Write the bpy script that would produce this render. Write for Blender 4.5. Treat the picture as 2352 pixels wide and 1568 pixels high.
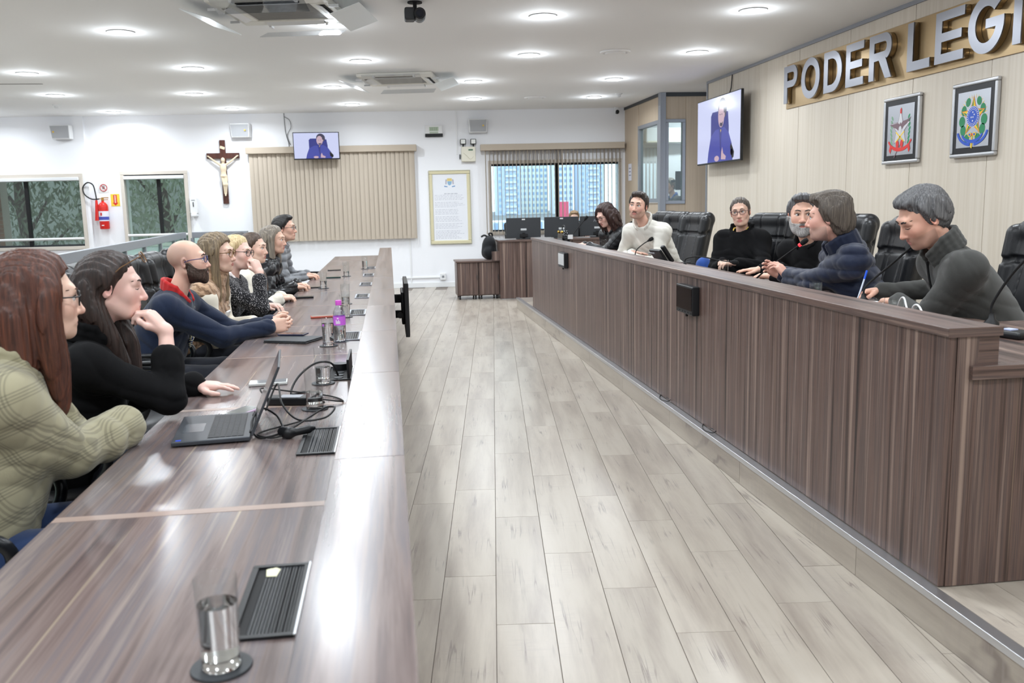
import bpy, bmesh, math, random
import numpy as np
from mathutils import Vector, Matrix
random.seed(7); np.random.seed(7)
sc = bpy.context.scene
for o in list(bpy.data.objects): bpy.data.objects.remove(o)
COL = sc.collection
# ------------------------------------------------------------------ camera
cd = bpy.data.cameras.new('camera'); cam = bpy.data.objects.new('camera', cd); COL.objects.link(cam)
_vy = np.array([893-1176., 474-784., 2045.]); _vy /= np.linalg.norm(_vy)
_dn = np.array([1475-1176., 14000-784., 2045.]); _dn -= _vy*_dn.dot(_vy); _dn /= np.linalg.norm(_dn)
_up = -_dn; _vx = np.cross(_vy, _up)
_R = np.stack([_vx, _vy, _up], 1)
cam.matrix_world = Matrix(((_R[0][0], -_R[1][0], -_R[2][0], 0), (_R[0][1], -_R[1][1], -_R[2][1], 0),
                           (_R[0][2], -_R[1][2], -_R[2][2], 1.46), (0, 0, 0, 1)))
cd.sensor_width = 36; cd.lens = 2045/2352*36; cd.clip_start = .05; cd.clip_end = 1500
cd.dof.use_dof = True; cd.dof.focus_distance = 5.2; cd.dof.aperture_fstop = 5.0
sc.camera = cam
# ------------------------------------------------------------------ world, exposure
w = bpy.data.worlds.new('world'); sc.world = w; w.use_nodes = True
bg = w.node_tree.nodes['Background']; bg.inputs[0].default_value = (.74, .86, 1, 1); bg.inputs[1].default_value = 3.0
vs = sc.view_settings; vs.view_transform = 'Standard'; vs.look = 'None'; vs.exposure = 0.0; vs.gamma = 1; vs.use_curve_mapping = False
LAMP_W = 23.0
# ------------------------------------------------------------------ materials
def lin(c):
    c = [x/255. for x in c]
    return tuple(x/12.92 if x <= .04045 else ((x+.055)/1.055)**2.4 for x in c) + (1,)
MATS = {}
def mat(name, rgb=(200, 200, 200), rough=.5, metal=0, spec=.5, emit=None, es=0, trans=0, ior=1.45, bump=0, bscale=200, alpha=1, coat=0):
    if name in MATS: return MATS[name]
    m = bpy.data.materials.new(name); m.use_nodes = True; nt = m.node_tree; b = nt.nodes['Principled BSDF']
    b.inputs['Base Color'].default_value = lin(rgb); b.inputs['Roughness'].default_value = rough
    b.inputs['Metallic'].default_value = metal; b.inputs['Specular IOR Level'].default_value = spec
    b.inputs['Transmission Weight'].default_value = trans; b.inputs['IOR'].default_value = ior
    b.inputs['Alpha'].default_value = alpha; b.inputs['Coat Weight'].default_value = coat
    if emit: b.inputs['Emission Color'].default_value = lin(emit); b.inputs['Emission Strength'].default_value = es
    if bump:
        n = nt.nodes.new('ShaderNodeTexNoise'); n.inputs['Scale'].default_value = bscale; n.inputs['Detail'].default_value = 3
        tc = nt.nodes.new('ShaderNodeTexCoord'); nt.links.new(tc.outputs['Object'], n.inputs['Vector'])
        bp = nt.nodes.new('ShaderNodeBump'); bp.inputs['Strength'].default_value = bump; bp.inputs['Distance'].default_value = .004
        nt.links.new(n.outputs['Fac'], bp.inputs['Height']); nt.links.new(bp.outputs[0], b.inputs['Normal'])
    MATS[name] = m; return m
def ramp(nt, stops):
    r = nt.nodes.new('ShaderNodeValToRGB'); e = r.color_ramp.elements
    while len(e) < len(stops): e.new(.5)
    for i, (p, c) in enumerate(stops): e[i].position = p; e[i].color = lin(c)
    return r
def grain(name, stops, axis=2, across=22, along=.7, rough=.35, rnd=0, bump=.02, coords='Object', streak=None, coat=0, detail=6, vary=0):
    """wood grain running along the given object axis"""
    if name in MATS: return MATS[name]
    m = bpy.data.materials.new(name); m.use_nodes = True; nt = m.node_tree; L = nt.links; b = nt.nodes['Principled BSDF']
    tc = nt.nodes.new('ShaderNodeTexCoord'); mp = nt.nodes.new('ShaderNodeMapping')
    s = [across]*3; s[axis] = along; mp.inputs['Scale'].default_value = s
    L.new(tc.outputs[coords], mp.inputs['Vector'])
    if rnd:
        oi = nt.nodes.new('ShaderNodeObjectInfo'); cmb = nt.nodes.new('ShaderNodeVectorMath'); cmb.operation = 'SCALE'
        cmb.inputs[0].default_value = (37, 51, 83); L.new(oi.outputs['Random'], cmb.inputs['Scale']); L.new(cmb.outputs[0], mp.inputs['Location'])
    n = nt.nodes.new('ShaderNodeTexNoise'); n.inputs['Scale'].default_value = 1; n.inputs['Detail'].default_value = detail; n.inputs['Roughness'].default_value = .62
    n.inputs['Distortion'].default_value = .25
    L.new(mp.outputs[0], n.inputs['Vector']); r = ramp(nt, stops); L.new(n.outputs['Fac'], r.inputs[0]); col = r.outputs[0]
    if streak:
        mp2 = nt.nodes.new('ShaderNodeMapping'); s2 = [across*1.6]*3; s2[axis] = along*.5; mp2.inputs['Scale'].default_value = s2; mp2.inputs['Location'].default_value = (3, 7, 5)
        L.new(tc.outputs[coords], mp2.inputs['Vector']); n2 = nt.nodes.new('ShaderNodeTexNoise'); n2.inputs['Scale'].default_value = 1; n2.inputs['Detail'].default_value = 2
        L.new(mp2.outputs[0], n2.inputs['Vector']); r2 = ramp(nt, [(.0, (0, 0, 0)), (.68, (0, 0, 0)), (.73, (255, 255, 255))]); L.new(n2.outputs['Fac'], r2.inputs[0])
        mx = nt.nodes.new('ShaderNodeMix'); mx.data_type = 'RGBA'; L.new(r2.outputs[0], mx.inputs[0]); L.new(col, mx.inputs[6]); mx.inputs[7].default_value = lin(streak); col = mx.outputs[2]
    if vary:
        oi2 = nt.nodes.new('ShaderNodeObjectInfo'); hs = nt.nodes.new('ShaderNodeHueSaturation')
        mr = nt.nodes.new('ShaderNodeMapRange'); mr.inputs[3].default_value = 1-vary; mr.inputs[4].default_value = 1+vary
        L.new(oi2.outputs['Random'], mr.inputs[0]); L.new(mr.outputs[0], hs.inputs['Value']); L.new(col, hs.inputs['Color']); col = hs.outputs[0]
    L.new(col, b.inputs['Base Color']); b.inputs['Roughness'].default_value = rough; b.inputs['Coat Weight'].default_value = coat; b.inputs['Coat Roughness'].default_value = .12
    bp = nt.nodes.new('ShaderNodeBump'); bp.inputs['Strength'].default_value = bump; bp.inputs['Distance'].default_value = .005
    L.new(n.outputs['Fac'], bp.inputs['Height']); L.new(bp.outputs[0], b.inputs['Normal'])
    MATS[name] = m; return m
WAL = [(.36, (46, 36, 34)), (.43, (82, 64, 58)), (.48, (108, 87, 79)), (.53, (82, 68, 65)), (.58, (114, 95, 87)), (.66, (148, 128, 116))]
M_podium = grain('walnut laminate upright grain', WAL, 2, 26, .35, .42, streak=(168, 146, 122), bump=.03)
M_walx = grain('walnut laminate grain along x', WAL, 0, 26, .5, .4, bump=.02)
M_waly = grain('walnut laminate grain along y', WAL, 1, 26, .5, .36, bump=.02)
M_desk = grain('walnut desk laminate', [(.30, (66, 60, 64)), (.42, (98, 84, 82)), (.5, (120, 105, 101)), (.57, (104, 96, 99)), (.68, (142, 128, 122))], 1, 17, .55, .22, streak=(182, 166, 142), bump=.012, coat=.0, rnd=1)
M_desk.node_tree.nodes['Principled BSDF'].inputs['Specular IOR Level'].default_value = .75
M_strip = mat('pale edge strip', (160, 140, 130), .3)
M_maple = grain('maple panelling', [(.2, (198, 186, 168)), (.5, (212, 202, 187)), (.8, (220, 211, 198))], 2, 30, .5, .42, bump=.01, vary=.02)
M_booth = grain('tan booth panelling', [(.2, (176, 158, 136)), (.5, (192, 174, 152)), (.8, (200, 184, 163))], 2, 34, .6, .5, bump=.01, vary=.02)
M_wall = mat('white paint', (240, 241, 245), .65, bump=.03, bscale=60)
M_ceil = mat('ceiling paint', (243, 243, 243), .8, bump=.02, bscale=40)
M_white = mat('white plastic', (232, 233, 234), .35)
M_off = mat('cream plastic', (226, 222, 206), .4)
M_black = mat('black plastic', (22, 23, 26), .4)
M_blackm = mat('matt black', (16, 16, 18), .7)
M_dark = mat('charcoal plastic', (52, 55, 59), .5)
M_lea = mat('black leather', (26, 27, 30), .36, bump=.15, bscale=260)
M_grey = mat('grey aluminium', (150, 153, 160), .4, .5)
M_alu = mat('bright aluminium', (200, 202, 206), .28, .9)
M_steel = mat('brushed steel', (150, 152, 160), .36, 1)
M_chrome = mat('chrome', (220, 222, 225), .08, 1)
M_frame = mat('beige window frame', (206, 198, 188), .5)
M_glass = mat('clear glass', (255, 255, 255), .0, trans=1, ior=1.45)
M_water = mat('water', (255, 255, 255), .0, trans=1, ior=1.33)
M_rubber = mat('black rubber cable', (20, 20, 22), .55)
M_red = mat('extinguisher red', (205, 38, 32), .3)
M_emit = mat('downlight diffuser', (255, 255, 255), .5, emit=(255, 252, 246), es=14)
def pane_mat(name, tint, fac):
    if name in MATS: return MATS[name]
    m = bpy.data.materials.new(name); m.use_nodes = True; nt = m.node_tree; nt.nodes.remove(nt.nodes['Principled BSDF'])
    o = nt.nodes['Material Output']; t = nt.nodes.new('ShaderNodeBsdfTransparent'); t.inputs[0].default_value = lin(tint)
    g = nt.nodes.new('ShaderNodeBsdfGlossy'); g.inputs['Roughness'].default_value = .02
    lw0 = nt.nodes.new('ShaderNodeLayerWeight'); lw0.inputs[0].default_value = .5; pw = nt.nodes.new('ShaderNodeMath'); pw.operation = 'POWER'; pw.inputs[1].default_value = 5; nt.links.new(lw0.outputs['Facing'], pw.inputs[0])
    lw = nt.nodes.new('ShaderNodeMapRange'); lw.inputs[3].default_value = fac; lw.inputs[4].default_value = .65; nt.links.new(pw.outputs[0], lw.inputs[0]); mx = nt.nodes.new('ShaderNodeMixShader')
    nt.links.new(lw.outputs[0], mx.inputs[0]); nt.links.new(t.outputs[0], mx.inputs[1]); nt.links.new(g.outputs[0], mx.inputs[2]); nt.links.new(mx.outputs[0], o.inputs[0])
    MATS[name] = m; return m
M_pane = pane_mat('window glass', (240, 248, 247), .03)
M_paned = pane_mat('tinted window glass', (214, 221, 213), .08)
M_tumb = pane_mat('thin tumbler glass', (253, 254, 254), .03)
def emis(name, rgb, s):
    if name in MATS: return MATS[name]
    m = bpy.data.materials.new(name); m.use_nodes = True; nt = m.node_tree; b = nt.nodes['Principled BSDF']
    b.inputs['Base Color'].default_value = (0.02, .02, .02, 1); b.inputs['Emission Color'].default_value = lin(rgb); b.inputs['Emission Strength'].default_value = s; b.inputs['Roughness'].default_value = .15
    MATS[name] = m; return m
# ------------------------------------------------------------------ mesh builder
def V(*a): return Vector(a)
class MB:
    def __init__(s): s.v = []; s.f = []; s.mi = []; s.cur = 0; s.M = None
    def add(s, vs, fs):
        n = len(s.v)
        if s.M is not None: vs = [tuple(s.M @ Vector(p)) for p in vs]
        s.v += [tuple(p) for p in vs]; s.f += [tuple(i+n for i in q) for q in fs]; s.mi += [s.cur]*len(fs); return s
    def box(s, x0, x1, y0, y1, z0, z1):
        return s.add([(x0, y0, z0), (x1, y0, z0), (x1, y1, z0), (x0, y1, z0), (x0, y0, z1), (x1, y0, z1), (x1, y1, z1), (x0, y1, z1)],
                     [(0, 3, 2, 1), (4, 5, 6, 7), (0, 1, 5, 4), (1, 2, 6, 5), (2, 3, 7, 6), (3, 0, 4, 7)])
    def cbox(s, c, d, R=None):
        x, y, z = [k/2 for k in d]; P = [(-x, -y, -z), (x, -y, -z), (x, y, -z), (-x, y, -z), (-x, -y, z), (x, -y, z), (x, y, z), (-x, y, z)]
        if R is not None: P = [R @ Vector(p) for p in P]
        return s.add([tuple(Vector(c)+Vector(p)) for p in P], [(0, 3, 2, 1), (4, 5, 6, 7), (0, 1, 5, 4), (1, 2, 6, 5), (2, 3, 7, 6), (3, 0, 4, 7)])
    def lathe(s, prof, c=(0, 0, 0), n=24, axis=2, cap=True):
        """prof: list of (r, h) from bottom to top"""
        vs = []; fs = []
        for r, h in prof:
            for i in range(n):
                a = 2*math.pi*i/n; p = [r*math.cos(a), r*math.sin(a), h]
                p = p if axis == 2 else ([h, p[0], p[1]] if axis == 0 else [p[1], h, p[0]])
                vs.append((c[0]+p[0], c[1]+p[1], c[2]+p[2]))
        for j in range(len(prof)-1):
            for i in range(n):
                k = (i+1) % n; fs.append((j*n+i, j*n+k, (j+1)*n+k, (j+1)*n+i))
        if cap: fs.append(tuple(reversed(range(n)))); fs.append(tuple(range((len(prof)-1)*n, len(prof)*n)))
        return s.add(vs, fs)
    def cyl(s, c, r, h, n=20, axis=2): return s.lathe([(r, 0), (r, h)], c, n, axis)
    def tube(s, pts, r, n=8, closed=False):
        pts = [Vector(p) for p in pts]; N = len(pts); rs = r if isinstance(r, (list, tuple)) else [r]*N
        vs = []; fs = []; up = None
        for i, p in enumerate(pts):
            t = (pts[(i+1) % N]-pts[i-1]) if closed else (pts[min(i+1, N-1)]-pts[max(i-1, 0)])
            t.normalize()
            if up is None:
                up = Vector((0, 0, 1)) if abs(t.z) < .9 else Vector((1, 0, 0))
            u = up - t*up.dot(t)
            if u.length < 1e-5: u = t.orthogonal()
            u.normalize(); up = u; q = t.cross(u)
            for k in range(n):
                a = 2*math.pi*k/n; vs.append(tuple(p+(u*math.cos(a)+q*math.sin(a))*rs[i]))
        for i in range(N if closed else N-1):
            j = (i+1) % N
            for k in range(n):
                l = (k+1) % n; fs.append((i*n+k, i*n+l, j*n+l, j*n+k))
        if not closed: fs.append(tuple(reversed(range(n)))); fs.append(tuple(range((N-1)*n, N*n)))
        return s.add(vs, fs)
    def sph(s, c, r, n=16, m=10, R=None):
        r = r if isinstance(r, (tuple, list)) else (r, r, r); vs = [(0, 0, -1)]; fs = []
        for j in range(1, m):
            a = math.pi*j/m-math.pi/2
            for i in range(n):
                b = 2*math.pi*i/n; vs.append((math.cos(a)*math.cos(b), math.cos(a)*math.sin(b), math.sin(a)))
        vs.append((0, 0, 1)); T = len(vs)-1
        for i in range(n):
            k = (i+1) % n; fs.append((0, 1+k, 1+i)); fs.append((T, T-n+i, T-n+k))
            for j in range(m-2): fs.append((1+j*n+i, 1+j*n+k, 1+(j+1)*n+k, 1+(j+1)*n+i))
        P = [Vector((p[0]*r[0], p[1]*r[1], p[2]*r[2])) for p in vs]
        if R is not None: P = [R @ p for p in P]
        return s.add([tuple(Vector(c)+p) for p in P], fs)
    def prism(s, poly, d0, d1, fn):
        """poly: 2D points; fn(a, b, d) -> 3D"""
        n = len(poly); vs = [fn(a, b, d0) for a, b in poly]+[fn(a, b, d1) for a, b in poly]
        fs = [tuple(reversed(range(n))), tuple(range(n, 2*n))]+[(i, (i+1) % n, n+(i+1) % n, n+i) for i in range(n)]
        return s.add(vs, fs)
    def poly(s, pts): return s.add(pts, [tuple(range(len(pts)))])
    def build(s, name, m, parent=None, loc=None, bevel=0, smooth=False, segs=2):
        me = bpy.data.meshes.new(name); me.from_pydata(s.v, [], s.f)
        for k in (m if isinstance(m, (list, tuple)) else [m]): me.materials.append(k)
        if isinstance(m, (list, tuple)): me.polygons.foreach_set('material_index', s.mi)
        bm = bmesh.new(); bm.from_mesh(me); bmesh.ops.recalc_face_normals(bm, faces=bm.faces); bm.to_mesh(me); bm.free()
        if smooth:
            me.polygons.foreach_set('use_smooth', [True]*len(me.polygons))
            try: me.set_sharp_from_angle(angle=math.radians(smooth if smooth is not True else 40))
            except Exception: pass
        o = bpy.data.objects.new(name, me); COL.objects.link(o)
        if parent: o.parent = parent
        if loc: o.location = loc
        if bevel:
            b = o.modifiers.new('bevel', 'BEVEL'); b.width = bevel; b.segments = segs; b.limit_method = 'ANGLE'; b.angle_limit = math.radians(40)
            o.data.polygons.foreach_set('use_smooth', [True]*len(me.polygons))
            wn = o.modifiers.new('normals', 'WEIGHTED_NORMAL'); wn.keep_sharp = True
        return o
def tag(o, label=None, cat=None, group=None, kind=None):
    if label: o['label'] = label
    if cat: o['category'] = cat
    if group: o['group'] = group
    if kind: o['kind'] = kind
    return o
def thing(name, label, cat, loc=(0, 0, 0), rotz=0, group=None):
    o = bpy.data.objects.new(name, None); COL.objects.link(o); o.location = loc; o.rotation_euler = (0, 0, rotz); o.empty_display_size = .05
    return tag(o, label, cat, group)
def struct(name, bm, m, **k): return tag(bm.build(name, m, **k), kind='structure')
def clone(o, parent=None):
    c = o.copy(); COL.objects.link(c); c.parent = parent
    for ch in list(o.children): clone(ch, c)
    return c
def place(o, loc, rotz=0, label=None, group=None):
    o.location = loc; o.rotation_euler = (0, 0, rotz); return tag(o, label, None, group)
def spline(pts, n=8, closed=False):
    """Catmull-Rom through points"""
    P = [Vector(p) for p in pts]; N = len(P); out = []
    rng = range(N) if closed else range(N-1)
    for i in rng:
        p0 = P[i-1] if (closed or i > 0) else P[0]; p1 = P[i]; p2 = P[(i+1) % N]; p3 = P[(i+2) % N] if (closed or i+2 < N) else P[-1]
        for k in range(n):
            t = k/n; out.append(.5*((2*p1)+(p2-p0)*t+(2*p0-5*p1+4*p2-p3)*t*t+(3*p1-p0-3*p2+p3)*t**3))
    if not closed: out.append(P[-1])
    return [tuple(p) for p in out]
# ------------------------------------------------------------------ smooth solid modelling (distance field -> surface nets)
class SF:
    def __init__(s, lo, hi, h):
        s.lo = np.array(lo, np.float32); s.h = h; s.n = np.ceil((np.array(hi)-np.array(lo))/h).astype(int)+1
        s.d = np.full(s.n, .2, np.float32)
        s.ax = [s.lo[i]+h*np.arange(s.n[i], dtype=np.float32) for i in range(3)]
    def sub(s, lo, hi):
        a = np.clip(np.floor((np.array(lo)-s.lo)/s.h).astype(int), 0, s.n); b = np.clip(np.ceil((np.array(hi)-s.lo)/s.h).astype(int)+1, 0, s.n)
        if (b <= a).any(): return None
        sl = tuple(slice(a[i], b[i]) for i in range(3))
        X = s.ax[0][sl[0]][:, None, None]; Y = s.ax[1][sl[1]][None, :, None]; Z = s.ax[2][sl[2]][None, None, :]
        return sl, X, Y, Z
    def comb(s, sl, nd, k, op):
        o = s.d[sl]
        if op == 'u':
            if k > 0:
                hh = np.clip(.5+.5*(o-nd)/k, 0, 1); s.d[sl] = o*(1-hh)+nd*hh-k*hh*(1-hh)
            else: s.d[sl] = np.minimum(o, nd)
        else:
            if k > 0:
                hh = np.clip(.5-.5*(o+nd)/k, 0, 1); s.d[sl] = o*(1-hh)-nd*hh+k*hh*(1-hh)
            else: s.d[sl] = np.maximum(o, -nd)
    def cap(s, a, b, ra, rb=None, k=.02, op='u', flat=None):
        rb = ra if rb is None else rb; a = np.array(a, float); b = np.array(b, float); m = max(ra, rb)+k+3*s.h
        q = s.sub(np.minimum(a, b)-m, np.maximum(a, b)+m)
        if q is None: return s
        sl, X, Y, Z = q; d = b-a; L2 = max(float(d.dot(d)), 1e-9)
        px, py, pz = X-a[0], Y-a[1], Z-a[2]
        t = np.clip((px*d[0]+py*d[1]+pz*d[2])/L2, 0, 1)
        nd = np.sqrt((px-t*d[0])**2+(py-t*d[1])**2+(pz-t*d[2])**2)-(ra+(rb-ra)*t)
        s.comb(sl, nd.astype(np.float32), k, op); return s
    def ell(s, c, r, R=None, k=.02, op='u'):
        c = np.array(c, float); r = np.array(r if hasattr(r, '__len__') else (r, r, r), float); m = r.max()+k+3*s.h
        q = s.sub(c-m, c+m)
        if q is None: return s
        sl, X, Y, Z = q; px, py, pz = X-c[0], Y-c[1], Z-c[2]
        if R is not None:
            R = np.array(R); px, py, pz = (R[0, 0]*px+R[1, 0]*py+R[2, 0]*pz), (R[0, 1]*px+R[1, 1]*py+R[2, 1]*pz), (R[0, 2]*px+R[1, 2]*py+R[2, 2]*pz)
        k0 = np.sqrt((px/r[0])**2+(py/r[1])**2+(pz/r[2])**2)+1e-6
        k1 = np.sqrt((px/r[0]**2)**2+(py/r[1]**2)**2+(pz/r[2]**2)**2)+1e-6
        s.comb(sl, (k0*(k0-1)/k1).astype(np.float32), k, op); return s
    def chain(s, pts, rs, k=.012):
        for i in range(len(pts)-1): s.cap(pts[i], pts[i+1], rs[i], rs[i+1], k)
        return s
    def grid(s): return s.ax[0][:, None, None], s.ax[1][None, :, None], s.ax[2][None, None, :]
    def mesh(s):
        d = s.d.copy(); d[0] = d[-1] = .2; d[:, 0] = d[:, -1] = .2; d[:, :, 0] = d[:, :, -1] = .2
        sg = d < 0; n = np.array(d.shape)-1; cnt = np.zeros(n, np.int8); C8 = [(i, j, k) for i in (0, 1) for j in (0, 1) for k in (0, 1)]
        for c in C8: cnt += sg[c[0]:c[0]+n[0], c[1]:c[1]+n[1], c[2]:c[2]+n[2]]
        act = (cnt > 0) & (cnt < 8); ii = np.argwhere(act)
        if len(ii) == 0: return np.zeros((0, 3)), np.zeros((0, 4), int)
        idx = np.full(n, -1, np.int32); idx[act] = np.arange(len(ii))
        acc = np.zeros((len(ii), 3), np.float32); num = np.zeros((len(ii), 1), np.float32)
        vals = {c: d[ii[:, 0]+c[0], ii[:, 1]+c[1], ii[:, 2]+c[2]] for c in C8}
        for a in C8:
            for ax in range(3):
                if a[ax]: continue
                b = list(a); b[ax] = 1; b = tuple(b); va, vb = vals[a], vals[b]; cr = (va < 0) != (vb < 0)
                t = np.where(cr, va/np.where(cr, va-vb, 1), 0)[:, None]
                p = np.array(a, np.float32)+t*(np.array(b, np.float32)-np.array(a, np.float32)); acc += p*cr[:, None]; num += cr[:, None]
        v = s.lo+s.h*(ii+acc/np.maximum(num, 1)); qs = []
        for ax in range(3):
            s0 = [slice(0, None)]*3; s1 = [slice(0, None)]*3; s0[ax] = slice(0, -1); s1[ax] = slice(1, None)
            A, B = sg[tuple(s0)], sg[tuple(s1)]; e = np.argwhere(A != B); o1, o2 = (ax+1) % 3, (ax+2) % 3
            ok = (e[:, o1] > 0) & (e[:, o2] > 0) & (e[:, o1] < n[o1]) & (e[:, o2] < n[o2]); e = e[ok]
            fl = A[e[:, 0], e[:, 1], e[:, 2]]
            def cell(d1, d2):
                q = e.copy(); q[:, o1] -= d1; q[:, o2] -= d2; return idx[q[:, 0], q[:, 1], q[:, 2]]
            q = np.stack([cell(1, 1), cell(0, 1), cell(0, 0), cell(1, 0)], 1); q[~fl] = q[~fl][:, ::-1]; qs.append(q)
        return v, np.concatenate(qs)
def quick_mesh(name, parts, m, parent=None, colors=None):
    """parts: list of (verts, quads) joined in one mesh"""
    vs_, fs, o = [], [], 0
    for v, q in parts:
        vs_.append(v); fs.append(q+o); o += len(v)
    v = np.concatenate(vs_).astype(np.float32); q = np.concatenate(fs).astype(np.int32)
    me = bpy.data.meshes.new(name); me.vertices.add(len(v)); me.vertices.foreach_set('co', v.ravel())
    me.loops.add(q.size); me.loops.foreach_set('vertex_index', q.ravel()); me.polygons.add(len(q)); me.polygons.foreach_set('loop_start', np.arange(0, q.size, 4, dtype=np.int32))
    try: me.polygons.foreach_set('loop_total', np.full(len(q), 4, np.int32))
    except Exception: pass
    me.polygons.foreach_set('use_smooth', np.ones(len(q), bool)); me.update(calc_edges=True); me.validate()
    me.materials.append(m)
    if colors is not None:
        a = me.color_attributes.new('Col', 'FLOAT_COLOR', 'POINT'); c = np.ones((len(v), 4), np.float32); c[:, :3] = colors; a.data.foreach_set('color', c.ravel())
    ob = bpy.data.objects.new(name, me); COL.objects.link(ob)
    if parent: ob.parent = parent
    return ob
def soft(name, lo, hi, h, fn, m, parent=None):
    f = SF(lo, hi, h); fn(f); return quick_mesh(name, [f.mesh()], m, parent)
# ------------------------------------------------------------------ room shell
CEIL = 3.10
M_floor = grain('grey beige plank', [(.2, (134, 124, 114)), (.42, (160, 150, 139)), (.55, (174, 165, 153)), (.8, (184, 176, 165))], 1, 9, .9, .3, rnd=1, bump=.015, detail=8, vary=.035)
def crack_floor(m):
    nt = m.node_tree; L = nt.links; b = nt.nodes['Principled BSDF']; tc = nt.nodes.new('ShaderNodeTexCoord')
    oi = nt.nodes.new('ShaderNodeObjectInfo'); sc_ = nt.nodes.new('ShaderNodeVectorMath'); sc_.operation = 'SCALE'; sc_.inputs[0].default_value = (11, 7, 0); L.new(oi.outputs['Random'], sc_.inputs['Scale'])
    src = b.inputs['Base Color'].links[0].from_socket
    for k, (sx, sy, lo, hi, c) in enumerate([(15, .55, .006, .016, (116, 106, 100)), (2.2, 16, .0, .06, (160, 150, 142))]):
        mp = nt.nodes.new('ShaderNodeMapping'); mp.inputs['Scale'].default_value = (sx, sy, 1); L.new(tc.outputs['Object'], mp.inputs['Vector']); L.new(sc_.outputs[0], mp.inputs['Location'])
        n = nt.nodes.new('ShaderNodeTexNoise'); n.inputs['Scale'].default_value = 1.3; n.inputs['Detail'].default_value = 4; n.inputs['Distortion'].default_value = .15; L.new(mp.outputs[0], n.inputs['Vector'])
        a = nt.nodes.new('ShaderNodeMath'); a.operation = 'SUBTRACT'; a.inputs[1].default_value = .5; L.new(n.outputs['Fac'], a.inputs[0])
        ab = nt.nodes.new('ShaderNodeMath'); ab.operation = 'ABSOLUTE'; L.new(a.outputs[0], ab.inputs[0])
        mr = nt.nodes.new('ShaderNodeMapRange'); mr.inputs[1].default_value = lo; mr.inputs[2].default_value = hi; mr.inputs[3].default_value = .75 if k == 0 else .4; mr.inputs[4].default_value = 0; L.new(ab.outputs[0], mr.inputs[0])
        n2 = nt.nodes.new('ShaderNodeTexNoise'); n2.inputs['Scale'].default_value = 3.1; L.new(tc.outputs['Object'], n2.inputs['Vector'])
        r = nt.nodes.new('ShaderNodeMapRange'); r.inputs[1].default_value = .48; r.inputs[2].default_value = .62; L.new(n2.outputs['Fac'], r.inputs[0])
        mu = nt.nodes.new('ShaderNodeMath'); mu.operation = 'MULTIPLY'; L.new(mr.outputs[0], mu.inputs[0]); L.new(r.outputs[0], mu.inputs[1])
        mx = nt.nodes.new('ShaderNodeMix'); mx.data_type = 'RGBA'; L.new(mu.outputs[0], mx.inputs[0]); L.new(src, mx.inputs[6]); mx.inputs[7].default_value = lin(c); src = mx.outputs[2]
    L.new(src, b.inputs['Base Color'])
crack_floor(M_floor)
M_grout = mat('dark plank joint', (120, 110, 102), .6)
floor = struct('floor', MB().box(-9, 8, -4, 17.2, -.12, -.004), M_grout)
PH = math.atan(.115); PC, PS = math.cos(PH), math.sin(PH); PWD, PLN = .2045, 1.085
def plank_mesh(wd, ln):
    return MB().box(0, wd-.0022, 0, ln-.0022, -.006, 0)
pm = plank_mesh(PWD, PLN); proto = pm.build('plank', M_floor, floor, bevel=.0008, segs=1)
OFF = {-1: 4.22, 0: 4.42, 1: 4.0, 2: 4.63, 3: 4.27, -2: 4.75, 4: 3.9, 5: 4.6, -3: 4.4, 6: 4.1}
nm_ = 0; far = MB()
for c in range(-34, 34):
    off = OFF.get(c, 4.0+((c*0.37) % 1.085)); x0 = (c-1)*PWD
    for j in range(-8, 13):
        yl = (off-4.444)+j*PLN
        cxl, cyl_ = x0+PWD/2, yl+PLN/2
        wx = .488+cxl*PC+cyl_*PS; wy = 4.444-cxl*PS+cyl_*PC
        if wx < -8.6 or wx > 6.3 or wy < -3.6 or wy > 15.9: continue
        lx = .488+x0*PC+yl*PS; ly = 4.444-x0*PS+yl*PC
        vis = wx > -.2 and wx < 1.72+(.7 if wy > 12.2 else 0) and wy > 2.2
        if vis:
            o = proto if nm_ == 0 else proto.copy()
            if nm_: COL.objects.link(o)
            o.location = (lx, ly, 0); o.rotation_euler = (0, 0, -PH); nm_ += 1
        elif not (wx > 2.0 and wy < 12.0):
            far.M = Matrix.Translation((lx, ly, 0)) @ Matrix.Rotation(-PH, 4, 'Z'); far.box(0, PWD-.0022, 0, PLN-.0022, -.006, 0)
fo = far.build('plank_field', M_floor, floor); fo['kind'] = 'stuff'
# ceiling
ceiling = struct('ceiling', MB().box(-9, 8, -4, 17.3, CEIL, CEIL+.15), M_ceil)
# ---- back wall, a frame of its own (slightly out of square with the desks)
BA = math.atan(.07)
def BWo(u, d, z):  # u along wall, d metres in front of it
    return (u*math.cos(BA)-d*math.sin(BA), 16.15-u*math.sin(BA)-d*math.cos(BA), z)
BWM = Matrix.Translation((0, 16.15, 0)) @ Matrix.Rotation(-BA, 4, 'Z')   # local x=u, local -y = towards room
b = MB(); b.M = BWM
def wall_with_holes(b, u0, u1, holes, y0, y1):
    us = sorted(holes); x = u0
    for (a, c, z0, z1) in us:
        b.box(x, a, y0, y1, 0, CEIL)
        if z0 > 0: b.box(a, c, y0, y1, 0, z0)
        b.box(a, c, y0, y1, z1, CEIL); x = c
    b.box(x, u1, y0, y1, 0, CEIL)
wall_with_holes(b, -5.13, 6.3, [(-4.54, -3.52, .92, 2.1), (1.84, 4.12, .97, 2.16)], 0, .2)
wall_with_holes(b, -9.2, -5.13, [(-7.6, -5.27, .9, 2.08)], -.06, .2)
wall_back = struct('wall_back', b, M_wall)
b = MB(); b.box(-9.2, -9, -4, 17.3, 0, CEIL); struct('wall_left', b, M_wall)
b = MB(); b.box(-9, 8, -4.2, -4, 0, CEIL); struct('wall_front', b, M_wall)
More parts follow.
